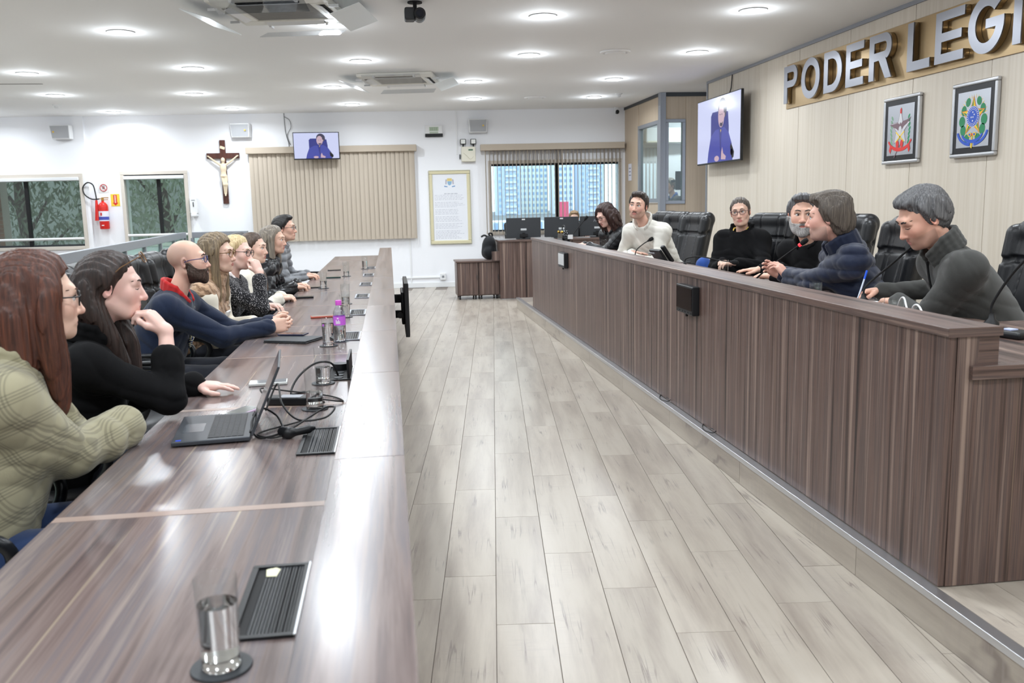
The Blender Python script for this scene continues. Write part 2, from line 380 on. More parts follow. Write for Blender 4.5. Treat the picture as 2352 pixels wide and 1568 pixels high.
b = MB(); b.box(6.3, 6.5, 11, 17.3, 0, CEIL); struct('wall_corridor', b, M_wall)
b = MB(); b.M = BWM; b.box(-5.13, 4.2, -.015, 0, 0, .09); struct('baseboard_back', b, M_white, bevel=.004)
# ---- right wall: core + panels + grey trims
wr = struct('wall_right', MB().box(4.56, 4.7, -4, 12.5, 0, CEIL), mat('dark panel joint', (120, 104, 86), .7))
ys = [-4, -2.02, -.92, .13, 1.18, 2.23, 3.28, 4.33, 5.33, 6.38, 7.41, 8.51, 9.61, 10.7, 11.75, 12.47]
for y0, y1 in zip(ys[:-1], ys[1:]):
    MB().box(4.54, 4.565, y0+.003, y1-.003, .15, CEIL-.035).build('panel', M_maple, wr, bevel=.0015, segs=1)
struct('trim_1', MB().box(4.525, 4.56, -4, 12.5, CEIL-.035, CEIL), M_grey)
struct('trim_2', MB().box(4.53, 4.70, 12.47, 12.52, 0, CEIL), M_grey)
# ---- control booth
bo = struct('wall_booth', MB().box(4.24, 4.30, 15.0, 15.9, 0, CEIL).box(4.24, 4.30, 13.76, 15.0, 0, 1.42).box(4.24, 4.30, 13.76, 15.0, 2.70, CEIL)
            .box(4.30, 6.3, 13.70, 13.76, 0, 1.40).box(4.30, 6.3, 13.70, 13.76, 2.70, CEIL).box(4.62, 6.3, 13.70, 13.76, 1.40, 2.70), M_booth)
MB().box(4.232, 4.24, 14.98, 15.88, 0, CEIL-.04).build('panel', M_booth, bo)
MB().box(4.63, 5.6, 13.69, 13.70, 0, CEIL-.04).build('panel', M_booth, bo)
struct('trim_3', MB().box(4.205, 4.30, 13.66, 13.77, 0, CEIL), M_grey, bevel=.006)
struct('trim_4', MB().box(4.215, 4.26, 13.77, 15.95, CEIL-.045, CEIL).box(4.30, 6.3, 13.665, 13.72, CEIL-.06, CEIL), M_dark)
def wframe(name, n, m, x0, x1, z0, z1, t, d, plane='X', at=0, panem=M_pane):
    """window frame in a plane of constant X (a = y axis) or constant Y"""
    def bx(b, a0, a1, c0, c1, p0, p1):
        return b.box(p0, p1, a0, a1, c0, c1) if plane == 'X' else b.box(a0, a1, p0, p1, c0, c1)
    b = MB(); bx(b, x0, x1, z0, z0+t, at-d, at+d); bx(b, x0, x1, z1-t, z1, at-d, at+d); bx(b, x0, x0+t, z0+t, z1-t, at-d, at+d); bx(b, x1-t, x1, z0+t, z1-t, at-d, at+d)
    w_ = struct(name, b, m, bevel=.004)
    p = MB(); bx(p, x0+t, x1-t, z0+t, z1-t, at-.003, at+.003); p.build('pane', panem, w_)
    return w_
wframe('window_4', 4, M_grey, 13.79, 14.96, 1.43, 2.70, .06, .04, 'X', 4.255)
wframe('window_5', 5, M_grey, 4.30, 4.62, 1.40, 2.70, .05, .04, 'Y', 13.715)
# ---- platform
pl = struct('platform', MB().box(1.745, 4.56, -4, 12.4, 0, .146), M_grout)
for k in range(12):      # riser boards
    y0 = -1.6+k*1.17
    if y0 > 12.3: break
    MB().box(1.737, 1.746, y0, min(y0+1.167, 12.4), .002, .14).build('riser_board', M_floor, pl)
pp = MB(); pvis = 0
for c in range(14):
    for j in range(14):
        x0 = 1.778+c*PWD; y0 = -3.4+((c*.41) % 1.085)+j*PLN; x1 = min(x0+PWD-.002, 4.54)
        y1 = min(y0+PLN-.002, 12.38)
        if x1-x0 < .02 or y1-y0 < .02: continue
        if c < 5 and y0 < 2.7 and y1 > .5 or (c < 3 and y1 > 11.3):
            MB().box(x0, x1, y0, y1, .144, .15).build('plank', M_floor, pl)
        else: pp.box(x0, x1, y0, y1, .144, .15)
po = pp.build('plank_field', M_floor, pl); po['kind'] = 'stuff'
b = MB().box(1.732, 1.776, -4, 12.4, .1465, .152).box(1.728, 1.737, -4, 12.4, .125, .152)
struct('trim_5', b, M_alu, bevel=.003)
# ---- windows in the back wall
def bwin(name, u0, u1, z0, z1, mull, m, panem, d0=.06, t=.05):
    b = MB(); b.M = BWM
    b.box(u0-.06, u1+.06, d0-.09, d0+.03, z1, z1+.06).box(u0-.06, u0, d0-.09, d0+.03, z0-.06, z1).box(u1, u1+.06, d0-.09, d0+.03, z0-.06, z1).box(u0, u1, d0-.09, d0+.03, z0-.06, z0)
    w_ = struct(name, b, m, bevel=.005)
    us = [u0]+mull+[u1]
    for a, c in zip(us[:-1], us[1:]):
        p = MB(); p.M = BWM; p.box(a, c, d0, d0+.006, z0, z1); p.build('pane', panem, w_)
        s = MB(); s.M = BWM; s.box(a, c, d0-.012, d0+.018, z1-.035, z1).box(a, c, d0-.012, d0+.018, z0, z0+.03); s.build('sash', M_dark if mull else M_grey, w_)
    for q in mull:
        s = MB(); s.M = BWM; s.box(q-.03, q+.03, d0-.02, d0+.025, z0, z1); s.build('mullion', M_blackm, w_)
    return w_
w1 = bwin('window_1', -7.6, -5.27, .9, 2.08, [-6.2], M_frame, M_paned, d0=.0)
w2 = bwin('window_2', -4.54, -3.52, .92, 2.1, [-3.98], M_frame, M_paned)
w3 = bwin('window_3', 1.84, 4.12, .97, 2.16, [3.02], M_frame, M_pane)
for w_, a, c, z, dd in ((w1, -7.6, -5.27, 1.03, -.1), (w2, -4.54, -3.52, 1.06, -.03)):
    b = MB(); b.M = BWM; b.lathe([(.022, a), (.022, c)], (0, dd, z), 12, axis=0); b.build('safety_rail', M_white, w_, smooth=True)
    b = MB(); b.M = BWM; b.box(a, c, dd-.02, dd+.1, 2.02, 2.08); b.build('roller_blind', mat('white fabric blind', (220, 222, 224), .7), w_, bevel=.01)
# ------------------------------------------------------------------ outdoors
M_leaf = mat('foliage', (104, 120, 100), .6); M_leaf2 = mat('foliage pale', (150, 164, 142), .6); M_bark = mat('bark', (60, 52, 46), .9)
def tree(name, label, loc, rad, h, n, seed, m):
    rng = random.Random(seed); t = thing(name, label, 'tree', loc, 0, 'trees outside the windows')
    b = MB(); b.tube(spline([(0, 0, 0), (.1, 0, h*.3), (-.05, .1, h*.6), (.05, 0, h*.9)], 4), [.16]*4+[.12]*4+[.08]*4+[.04], 8)
    for k in range(5):
        a = k*1.3; b.tube([(0, 0, h*(.3+.1*k)), (rad*.6*math.cos(a), rad*.6*math.sin(a), h*(.45+.1*k))], [.05, .02], 6)
    b.build('trunk', M_bark, t)
    f = MB()
    for k in range(n):
        a = rng.uniform(0, 6.283); q = rng.random()**.5; zz = rng.uniform(.12, 1.0); rr = rad*q*(.6+.6*math.sin(zz*3.0))
        c = Vector((rr*math.cos(a), rr*math.sin(a), h*zz)); L = rng.uniform(.10, .22); wd = L*.16
        d = Vector((rng.uniform(-.6, .6), rng.uniform(-.6, .6), rng.uniform(-1, -.1))).normalized(); s = d.cross(Vector((rng.uniform(-1, 1), rng.uniform(-1, 1), rng.uniform(-1, 1)))).normalized()
        f.add([tuple(c), tuple(c+d*L*.5+s*wd), tuple(c+d*L), tuple(c+d*L*.5-s*wd)], [(0, 1, 2, 3)])
    o = f.build('foliage', m, t); o['kind'] = 'stuff'
    return t
tree('tree', 'dark drooping leafy tree seen through the wide window beside the extinguisher', (-7.3, 19.2, -1.5), 1.5, 6, 5200, 1, M_leaf)
tree('tree', 'pale green feathery tree filling the narrow window beside the wall dispenser', (-4.6, 19.4, -1.5), 1.5, 6, 7000, 2, M_leaf2)
tree('tree', 'bluish dark tree growing behind the wide window past the brick pier', (-10.2, 20.3, -1.5), 1.5, 6, 5200, 3, M_leaf)
g_ = MB().box(-60, 260, 17.5, 640, -4.2, -4); tag(g_.build('ground', mat('outdoor paving', (120, 122, 124), .9)), kind='structure')
hw = MB().box(-16, -2, 23.6, 23.8, -4, 5.5); tag(hw.build('garden_wall', mat('outdoor dark wall', (150, 156, 152), .9)), 'grey rendered garden wall behind the leafy trees outside', 'wall')
# brick pier just outside window 1
pier = thing('brick_pier', 'narrow red brick pier standing outside the wide window', 'pier', (-6.93, 16.95, 0))
MB().box(-.17, .17, .0, .3, -.5, 3.0).build('mortar', mat('mortar', (176, 168, 160), .9), pier)
M_brick = grain('brick', [(.2, (150, 104, 90)), (.8, (190, 140, 122))], 2, 20, 20, .85, rnd=1, vary=.12)
bmesh_ = MB().box(-.165, -.004, -.014, .02, .004, .076)
b0 = None
for r_ in range(22):
    for k in range(3 if r_ % 2 else 2):
        if b0 is None: b0 = o = MB().box(0, .16, -.012, .05, 0, .066).build('brick', M_brick, pier)
        else: o = b0.copy(); COL.objects.link(o)
        o.location = (-.168+(k*.172 if r_ % 2 == 0 else (-.0+k*.172-.086)), 0, .85+r_*.075)
        if r_ % 2: o.scale = (.5 if k in (0, 2) else 1, 1, 1); o.location.x = (-.168, -.082, .086)[k]
# city seen through window 3
def building(label, x0, x1, y, z1, m, fl=2.9, win=None, balc=None, cols=5):
    t = thing('apartment_tower', label, 'building', ((x0+x1)/2, y, -4), 0, 'towers across the street'); hw_ = (x1-x0)/2
    MB().box(-hw_, hw_, 0, 12, 0, z1+4).build('wall', m, t)
    n = max(1, int((z1+4)/fl)); wpro = None; bpro = None
    for i in range(n):
        z = i*fl+.8
        if balc:
            if bpro is None: bpro = o = MB().box(-hw_*balc, hw_*balc, -1.0, .0, -.15, .75).build('balcony', mat('pale balcony', (226, 230, 232), .6), t)
            else: o = bpro.copy(); COL.objects.link(o)
            o.location = (hw_*.15, 0, z)
        for c in range(cols):
            if wpro is None: wpro = o = MB().box(-hw_/cols*.55, hw_/cols*.55, -.05, .02, 0, 1.5).build('window_pane', win, t)
            else: o = wpro.copy(); COL.objects.link(o)
            o.location = (-hw_+hw_*2*(c+.5)/cols, 0, z)
M_bl1 = mat('tower blue grey', (196, 208, 226), .8); M_bl2 = mat('tower white', (238, 242, 246), .8); M_bl3 = mat('tower cream', (232, 236, 228), .8)
M_bw = mat('tower glazing', (160, 184, 212), .4)
building('blue grey apartment tower with white balconies beyond the open blind', 52, 63, 430, 34, M_bl1, win=M_bw, balc=.5, cols=4)
building('cream apartment tower with many small windows beyond the open blind', 65, 80, 450, 40, M_bl3, win=M_bw, cols=7)
building('white apartment tower between the cream tower and the blue tower', 81, 91, 440, 36, M_bl2, win=M_bw, cols=4)
building('tall blue tower with white balcony bands behind the open blind', 92, 104, 430, 40, M_bl1, win=M_bw, balc=.45, cols=4)
building('pale narrow tower close to the booth side of the open blind', 106, 114, 470, 38, M_bl3, win=M_bw, cols=4)
building('low white building at the foot of the towers', 17, 26, 150, -1.5, M_bl2, win=M_bw, cols=6)
pk = MB().box(28.0, 30.2, 150, 150.6, -4, 1.6); tag(pk.build('billboard', mat('pink board', (224, 92, 120), .7), bevel=.02), 'pink advertising board outside below the towers', 'sign')
# ------------------------------------------------------------------ ceiling fittings
LROWS = [[(-4.3, 9.32), (-2.373, 8.924), (-.467, 8.528), (1.426, 8.125), (3.259, 7.842)],
         [(-4.14, 11.477), (-2.186, 11.107), (-.247, 10.588), (1.622, 10.181), (3.513, 10.011)],
         [(-4.542, 13.54), (-2.663, 13.488), (-.693, 12.817), (1.197, 12.315), (3.096, 12.162)],
         [(-4.426, 15.80), (-2.472, 15.45), (-.513, 14.952), (1.388, 14.297), (3.283, 14.177)],
         [(-4.4, 6.9), (-2.45, 6.5), (-.5, 6.1), (1.4, 5.75), (3.3, 5.4)],
         [(-4.4, 4.5), (-2.45, 4.1), (-.5, 3.7), (1.4, 3.3), (3.3, 3.0)],
         [(-4.4, 2.0), (-2.45, 1.6), (-.5, 1.2), (1.4, .8), (3.3, .5)],
         [(-2.45, -1.1), (-.5, -1.5), (1.4, -1.9), (3.3, -2.2)]]
def downlight():
    t = thing('ceiling_light', 'round white recessed downlight glowing in the ceiling', 'light', (0, 0, 0), 0, 'recessed ceiling downlights')
    MB().lathe([(.122, -.004), (.122, -.010), (.104, -.014), (.100, -.004)], n=28).build('ring', M_white, t, smooth=True)
    MB().lathe([(.1, -.012), (.098, -.016), (.0005, -.02)], n=28).build('diffuser', M_emit, t)
    ld = bpy.data.lights.new('lamp', 'AREA'); ld.shape = 'DISK'; ld.size = .19; ld.energy = LAMP_W; ld.color = (.87, .94, 1); ld.spread = math.radians(165)
    lo = bpy.data.objects.new('lamp', ld); COL.objects.link(lo); lo.parent = t; lo.location = (0, 0, -.024)
    pd = bpy.data.lights.new('lamp_glow', 'POINT'); pd.energy = 4.2; pd.color = (.87, .94, 1); pd.shadow_soft_size = .07; po_ = bpy.data.objects.new('lamp_glow', pd); COL.objects.link(po_); po_.parent = t; po_.location = (0, 0, -.13)
    return t
L0 = downlight(); first = True
RN = {3: 'in the ceiling row along the back wall', 2: 'in the second ceiling row from the back wall', 1: 'in the third ceiling row from the back wall', 0: 'in the fourth ceiling row from the back wall'}
CN = ['fifth from the panelled wall', 'fourth from the panelled wall', 'third from the panelled wall', 'second from the panelled wall', 'next to the panelled wall']
for ri, row in enumerate(LROWS):
    for ci, (x, y) in enumerate(row):
        o = L0 if first else clone(L0); first = False; o.location = (x, y, CEIL)
        o['label'] = 'round downlight in the ceiling farther from the back wall than four rows'
        if ri in RN: o['label'] = 'round downlight '+RN[ri]+', '+CN[ci]
for k in range(7):  # extra column of downlights, added to brighten the far left wall
    o = clone(L0); o.location = (-6.5, 15.6-2.35*k, CEIL); o['label'] = 'added round downlight brightening the wall beyond the glass partition'
o = clone(L0); o.location = (5.2, 14.85, CEIL); o['label'] = 'round downlight in the ceiling of the glazed booth'
def cassette(label, x, y, rz, full):
    t = thing('ceiling_air_conditioner', label, 'air conditioner', (x, y, CEIL), rz, None)
    b = MB()
    b.box(-.475, .475, -.475, -.30, -.045, 0).box(-.475, .475, .30, .475, -.045, 0).box(-.475, -.30, -.30, .30, -.045, 0).box(.30, .475, -.30, .30, -.045, 0)
    b.build('face_panel', mat('ivory plastic', (226, 224, 216), .4), t, bevel=.012)
    MB().box(-.30, .30, -.30, .30, -.022, -.006).build('grille_back', M_grey, t)
    s0 = None
    for i in range(24):
        if s0 is None: s0 = o = MB().box(-.295, .295, -.006, .006, -.036, -.018).build('grille_slat', mat('grey grille', (150, 148, 144), .5), t)
        else: o = s0.copy(); COL.objects.link(o)
        o.location = (0, -.29+i*.0252, 0)
    for k in range(4):
        a = k*math.pi/2; R = Matrix.Rotation(a, 3, 'Z')
        MB().cbox(R @ Vector((0, -.40, -.048)), (.5, .035, .008), R).build('air_slot', M_blackm, t)
        MB().cbox(R @ Vector((0, -.37, -.052)), (.5, .06, .006), R @ Matrix.Rotation(.35, 3, 'X')).build('louvre', M_white, t)
    for k in full:
        a = k*math.pi/2; R = Matrix.Rotation(a, 3, 'Z')
        o = MB().cbox(R @ Vector((0, -.60, -.10)), (.72, .25, .004), R @ Matrix.Rotation(-.32, 3, 'X')).build('air_deflector', pane_mat('acrylic', (236, 238, 240), .12) if k % 2 == 0 else mat('white acrylic', (226, 232, 234), .3), t)
        for sx in (-.25, .25): MB().cbox(R @ Vector((sx, -.49, -.055)), (.02, .08, .02), R).build('bracket', M_white, t)
    return t
cassette('square ceiling air conditioner with open grey grille and hanging deflector plates', -.80, 7.85, -.19, (0, 1, 2, 3))
cassette('square ceiling air conditioner farther off, nearer the beige blind', .22, 11.95, -.19, (0, 1, 2, 3))
def vent(x, y, lab):
    t = thing('ceiling_vent', lab, 'vent', (x, y, CEIL), 0, 'round ceiling vents')
    MB().lathe([(.17, -.002), (.165, -.018), (.14, -.02), (.13, -.004)], n=28).build('ring', M_ceil, t, smooth=True)
    MB().lathe([(.11, -.004), (.115, -.028), (.02, -.034)], n=28).build('disc', M_ceil, t, smooth=True)
    MB().lathe([(.135, -.001), (.135, -.003)], n=28).build('gap', M_blackm, t)
vent(2.557, 9.98, 'round ceiling vent between the downlights, far from the booth'); vent(2.343, 14.18, 'round ceiling vent near the back wall and booth')
for x, y, lab in ((-4.93, 14.7, 'small white smoke detector under the ceiling by the leftmost loudspeaker'), (3.588, 13.8, 'small white smoke detector under the ceiling beside the booth')):
    t = thing('smoke_detector', lab, 'detector', (x, y, CEIL))
    MB().lathe([(.055, 0), (.055, -.015), (.04, -.02)], n=20).build('base', M_white, t, smooth=True)
    MB().lathe([(.03, -.02), (.034, -.045), (.02, -.055)], n=20).build('sensor', M_white, t, smooth=True)
t = thing('ceiling_camera', 'dark ceiling mounted video camera with round lens', 'camera', (.28, 7.62, CEIL))
MB().lathe([(.06, 0), (.06, -.01), (.016, -.012), (.016, -.07)], n=20).build('mount', M_blackm, t, smooth=True)
MB().cbox((-.045, 0, -.10), (.085, .13, .10)).build('body', M_dark, t, bevel=.015)
b = MB(); b.lathe([(.046, -.09), (.05, -.04), (.05, .05), (.04, .07)], (.035, 0, -.105), 24, axis=1); b.build('lens_barrel', M_black, t, smooth=True)
MB().lathe([(.03, -.094), (.031, -.09)], (.035, 0, -.105), 20, axis=1).build('lens', mat('lens glass', (30, 34, 46), .05), t)
t = thing('dome_camera', 'small white security camera in the corner above the open blind', 'camera', BWo(4.08, .08, CEIL-.02))
MB().cbox((0, 0, 0), (.07, .07, .05)).build('mount', M_white, t, bevel=.01); MB().sph((.0, -.04, -.06), .04).build('eye', M_black, t, smooth=True); MB().lathe([(.043, -.06), (.043, .01)], (0, -.0, -.05), 16, axis=1).build('shell', M_white, t, smooth=True)
t = tag(MB().box(-.6, .6, -.02, .02, -.003, 0).box(-.6, -.56, -.3, .3, -.003, 0).build('ceiling_hatch', mat('hatch joint', (120, 116, 112), .8)), 'thin dark joint of an access hatch in the ceiling', 'hatch'); t.location = (-4.9, 12.4, CEIL)
# ------------------------------------------------------------------ blinds
M_slat = mat('beige blind fabric', (190, 178, 163), .8, bump=.2, bscale=400)
M_valance = mat('beige valance', (180, 167, 151), .6, bump=.1, bscale=200)
def vblind(label, u0, u1, ztop, zval, zbot, n, ang, wsl, gap_at=None):
    t = thing('vertical_blind', label, 'blind', BWo((u0+u1)/2, 0, 0), -BA); hw_ = (u1-u0)/2
    MB().box(-hw_-.05, hw_+.05, -.16, -.02, zval, ztop).build('valance', M_valance, t, bevel=.006)
    s0 = None; rng = random.Random(3)
    for i in range(n):
        x = -hw_+2*hw_*(i+.5)/n
        if s0 is None:
            b = MB(); k = 6; pts = []
            for j in range(k+1):
                a = j/k-.5; pts.append((a*wsl, -.008*math.cos(a*math.pi)))
            vs_ = [(px, py, zbot) for px, py in pts]+[(px, py, zval+.02) for px, py in pts]+[(px, py+.0015, zbot) for px, py in pts]+[(px, py+.0015, zval+.02) for px, py in pts]
            q = k+1; fs = []
            for j in range(k): fs += [(j, j+1, q+j+1, q+j), (2*q+j+1, 2*q+j, 3*q+j, 3*q+j+1), (j, 2*q+j, 2*q+j+1, j+1), (q+j, q+j+1, 3*q+j+1, 3*q+j)]
            fs += [(0, q, 3*q, 2*q), (k, 2*q+k, 3*q+k, q+k)]
            b.add(vs_, fs); s0 = o = b.build('slat', M_slat, t, smooth=60)
        else: o = s0.copy(); COL.objects.link(o)
        o.location = (x, -.085+(.006 if i % 2 else 0), 0); a = ang(i) if callable(ang) else ang
        o.rotation_euler = (0, 0, math.radians(a+rng.uniform(-3, 3)))
    w0 = None
    for i in range(n):
        x = -hw_+2*hw_*(i+.5)/n
        if w0 is None: w0 = o = MB().box(-.035, .035, -.006, .006, zbot+.002, zbot+.05).build('bottom_weight', M_slat, t)
        else: o = w0.copy(); COL.objects.link(o)
        o.location = (x, -.085, 0); o.rotation_euler = (0, 0, math.radians(ang(i) if callable(ang) else ang))
    b = MB().tube([(hw_+.02, -.05, zval), (hw_+.02, -.05, zbot-.1)], .004, 6); b.build('pull_cord', M_white, t)
    return t
vblind('closed beige vertical blind with wooden valance behind the wall television', -2.36, .48, 2.52, 2.41, .89, 36, 18, .10)
vblind('open vertical blind with thin edge-on slats in front of the city window', 1.70, 4.16, 2.50, 2.39, .93, 36, lambda i: 84+5*math.sin(i*.45)+(-16 if i in (19, 20) else 0), .085)
# ------------------------------------------------------------------ things on the back wall
def on_wall(name, label, cat, u, z, group=None, d=.0): return thing(name, label, cat, BWo(u, d, z), -BA, group)   # local -y is towards the room
for (u, z, lab) in ((-5.46, 2.83, 'grey wall loudspeaker above the wide window at the wall corner'), (-2.48, 2.81, 'white wall loudspeaker above the crucifix'), (1.62, 2.82, 'white wall loudspeaker above the emergency lamp')):
    t = on_wall('wall_speaker', lab, 'loudspeaker', u, z, None, .06 if u < -5 else 0)
    b = MB(); b.add([(-.17, -.02, .12), (.17, -.02, .12), (.17, -.02, -.12), (-.17, -.02, -.12), (-.165, -.17, .115), (.165, -.17, .115), (.15, -.13, -.115), (-.15, -.13, -.115)],
          [(0, 3, 2, 1), (4, 5, 6, 7), (0, 1, 5, 4), (1, 2, 6, 5), (2, 3, 7, 6), (3, 0, 4, 7)]); b.build('cabinet', M_white, t, bevel=.012)
    b = MB(); b.add([(-.15, -.173, .10), (.15, -.173, .10), (.137, -.137, -.10), (-.137, -.137, -.10), (-.15, -.17, .10), (.15, -.17, .10), (.137, -.134, -.10), (-.137, -.134, -.10)], [(0, 1, 2, 3), (7, 6, 5, 4), (0, 4, 5, 1), (1, 5, 6, 2), (2, 6, 7, 3), (3, 7, 4, 0)]); b.build('grille', mat('grey speaker cloth', (176, 178, 182), .8, bump=.3, bscale=500), t)
    MB().cyl((.09 if u > -5 else -.1, -.178, .0), .014, .012, 12, 1).build('badge', mat('yellow badge', (226, 186, 60), .5), t); MB().box(-.03, .03, -.02, 0, -.05, .05).build('bracket', M_grey, t)
# crucifix
t = on_wall('crucifix', 'dark wooden crucifix with pale carved figure on the white wall', 'crucifix', -2.82, 2.12)
M_cw = grain('dark cross wood', [(.2, (52, 26, 20)), (.8, (96, 52, 40))], 2, 30, 2, .4)
MB().box(-.047, .047, -.045, -.01, -.55, .54).build('upright', M_cw, t, bevel=.004)
MB().box(-.28, .28, -.043, -.012, .225, .32).build('crossbeam', M_cw, t, bevel=.004)
M_iv = mat('ivory carving', (226, 208, 180), .5)
def corpus(f):
    f.ell((.005, -.085, .20), (.034, .038, .044), k=0); f.ell((0, -.075, .06), (.055, .042, .085), k=.03); f.ell((0, -.072, -.05), (.046, .038, .06), k=.03); f.cap((0, -.075, .13), (.005, -.08, .17), .02, .018, k=.02)
    for s in (-1, 1):
        f.cap((s*.05, -.072, .12), (s*.14, -.066, .18), .020, .016, k=.02); f.cap((s*.14, -.066, .18), (s*.245, -.058, .265), .016, .012, k=.01); f.ell((s*.255, -.056, .275), (.016, .010, .016), k=.006)
        f.cap((s*.024, -.075, -.08), (s*.02+.022, -.095, -.22), .028, .021, k=.02); f.cap((s*.02+.022, -.095, -.22), (s*.010+.008, -.066, -.37), .021, .014, k=.02)
    f.cap((.01, -.066, -.37), (.012, -.088, -.41), .015, .012, k=.01); f.ell((0, -.075, -.075), (.056, .046, .030), k=.012); f.cap((.045, -.07, -.08), (.055, -.065, -.15), .016, .010, k=.01)
soft('carved_figure', (-.30, -.15, -.45), (.30, -.03, .28), .004, corpus, M_iv, t)
MB().cbox((.0, -.05, .41), (.085, .008, .045), Matrix.Rotation(.35, 3, 'Y')).build('scroll', M_iv, t, bevel=.003)
# television on the back wall
def tv_image(mb, fn):
    """flat picture of a seated man in a blue jacket, in screen units 0..1.78 x 0..1; fn(a,b,layer)"""
    def P(mi, pts, ly): mb.cur = mi; mb.poly([fn(a, b_, ly) for a, b_ in pts])
    def E(mi, cx_, cy_, rx, ry, ly, n=24): P(mi, [(cx_+rx*math.cos(2*math.pi*k/n), cy_+ry*math.sin(2*math.pi*k/n)) for k in range(n)], ly)
    P(0, [(0, 0), (1.78, 0), (1.78, 1), (0, 1)], 0)
    P(1, [(.60, .10), (.60, .72), (.66, .78), (.90, .78), (1.30, .74), (1.34, .5), (1.34, .1)], 1)
    P(2, [(.46, 0), (.50, .16), (.60, .40), (.80, .50), (.98, .50), (1.16, .52), (1.34, .42), (1.46, .25), (1.50, .1), (1.50, 0)], 2)
    P(1, [(.94, .50), (.98, .3), (1.02, .05), (1.05, .05), (1.04, .3), (1.06, .5)], 3)
    E(4, 1.07, .80, .17, .17, 2); E(3, 1.03, .70, .125, .18, 3); E(4, 1.19, .79, .06, .12, 4); P(4, [(.97, .56), (1.03, .53), (1.09, .55), (1.10, .61), (1.05, .585), (.99, .60)], 4)
    E(4, .985, .72, .018, .008, 4, 10); E(4, 1.06, .72, .018, .008, 4, 10); E(3, 1.155, .70, .02, .04, 5, 12)
    P(5, [(1.0, .49), (1.04, .49), (1.02, .44)], 4)
    E(3, .86, .05, .10, .045, 3, 14); P(3, [(1.04, .03), (1.05, .14), (1.09, .22), (1.13, .12), (1.24, .07), (1.22, .02)], 4)
    P(6, [(1.40, .20), (1.44, .26), (1.56, .12), (1.54, .04), (1.48, .02)], 5); E(6, 1.46, .12, .05, .05, 5, 12)
IM = [emis('screen backdrop', (206, 212, 246), .95), emis('screen chair blue', (52, 58, 150), .75), emis('screen jacket blue', (70, 78, 178), .8), emis('screen skin', (206, 176, 190), .9), emis('screen dark hair', (70, 66, 96), .7), emis('screen yellow', (220, 190, 90), .9), emis('screen black', (26, 26, 40), .5)]
def television(t, wd, ht):
    MB().box(-wd/2, wd/2, -.0, .035, -ht/2, ht/2).build('housing', M_black, t, bevel=.004)
    MB().box(-wd*.3, wd*.3, .035, .07, -ht*.3, ht*.3).build('back_cover', M_black, t, bevel=.01)
    b = MB(); e = .012; s_ = (wd-2*e)/1.78; s2 = ht-2*e-.008
    tv_image(b, lambda a, c, ly: (-wd/2+e+a*s_, -.0012-ly*.0003, -ht/2+e+.008+c*s2)); b.build('screen', IM, t)
    MB().box(-.12, .12, .07, .16, -.1, .1).build('wall_bracket', M_blackm, t)
t = on_wall('television', 'wall television above the beige blind showing a seated man', 'television', -1.17, 2.515, None, .30); t.rotation_euler = (math.radians(4), 0, -BA+math.radians(3)); television(t, .78, .46)
MB().box(-.02, .02, .15, .31, .02, .06).build('mount_arm', M_blackm, t)
t = thing('television_cable', 'thin dark cable hanging down the wall to the television', 'cable', BWo(-1.6, 0, 0), -BA)
MB().tube(spline([(-.14, -.01, 3.1), (-.13, -.012, 2.8), (-.09, -.012, 2.6), (-.07, -.012, 2.45), (.0, -.03, 2.40), (.12, -.1, 2.42)], 6), .004, 6).build('cord', M_rubber, t)
MB().tube(spline([(-.14, -.01, 3.04), (-.05, -.02, 2.98), (-.03, -.02, 2.86), (-.1, -.014, 2.72), (-.06, -.014, 2.56)], 6), .004, 6).build('cord', M_rubber, t)
# digital wall clock
t = on_wall('wall_clock', 'white and black digital wall clock with green display', 'clock', .845, 2.75)
MB().box(-.155, .155, -.045, 0, -.045, .10).build('case', M_white, t, bevel=.008); MB().box(-.155, .155, -.046, 0, -.10, -.047).build('lower_case', M_black, t, bevel=.006)
MB().box(-.08, .08, -.048, -.04, .0, .07).build('display', mat('lcd', (178, 194, 172), .2), t); MB().box(-.075, .075, -.048, -.04, -.037, -.012).build('display', MATS['lcd'], t)
b = MB()
for k, x in enumerate((-.055, -.025, .012, .042)):
    for (dx, dz, wx_, wz_) in ((0, .022, .016, .003), (0, 0, .016, .003), (0, -.022, .016, .003), (.008, .011, .003, .02), (.008, -.011, .003, .02)): b.box(x+dx-wx_/2, x+dx+wx_/2, -.0488, -.047, .035+dz-wz_/2, .035+dz+wz_/2)
b.build('digits', mat('lcd digit', (90, 104, 92), .5), t)
# emergency lamp
t = on_wall('emergency_light', 'cream emergency light unit with two square lamp heads', 'light', 1.44, 2.34)
MB().box(-.125, .125, -.09, 0, -.13, .13).build('case', M_off, t, bevel=.012); MB().box(.0, .08, -.092, -.08, .06, .085).build('label', mat('green label', (70, 110, 84), .5), t)
MB().tube(spline([(-.09, -.093, .02), (-.03, -.093, -.03), (.03, -.093, -.09), (.09, -.093, -.04)], 4), .003, 6).build('moulding', mat('ivory line', (204, 198, 180), .5), t)
for sx in (-.09, .09):
    h = MB().box(sx-.05, sx+.05, -.10, -.03, .17, .26).build('lamp_head', M_blackm, t, bevel=.008); MB().box(sx-.038, sx+.038, -.104, -.098, .18, .25).build('lens', mat('lamp lens', (226, 228, 224), .15), h)
    MB().cyl((sx, -.06, .12), .012, .06, 10).build('stalk', M_blackm, t)
MB().box(-.16, -.14, -.03, 0, -.08, .0).build('plug', M_dark, t)
MB().box(-.21, -.19, -.015, 0, .0, .75).build('conduit', M_white, t)
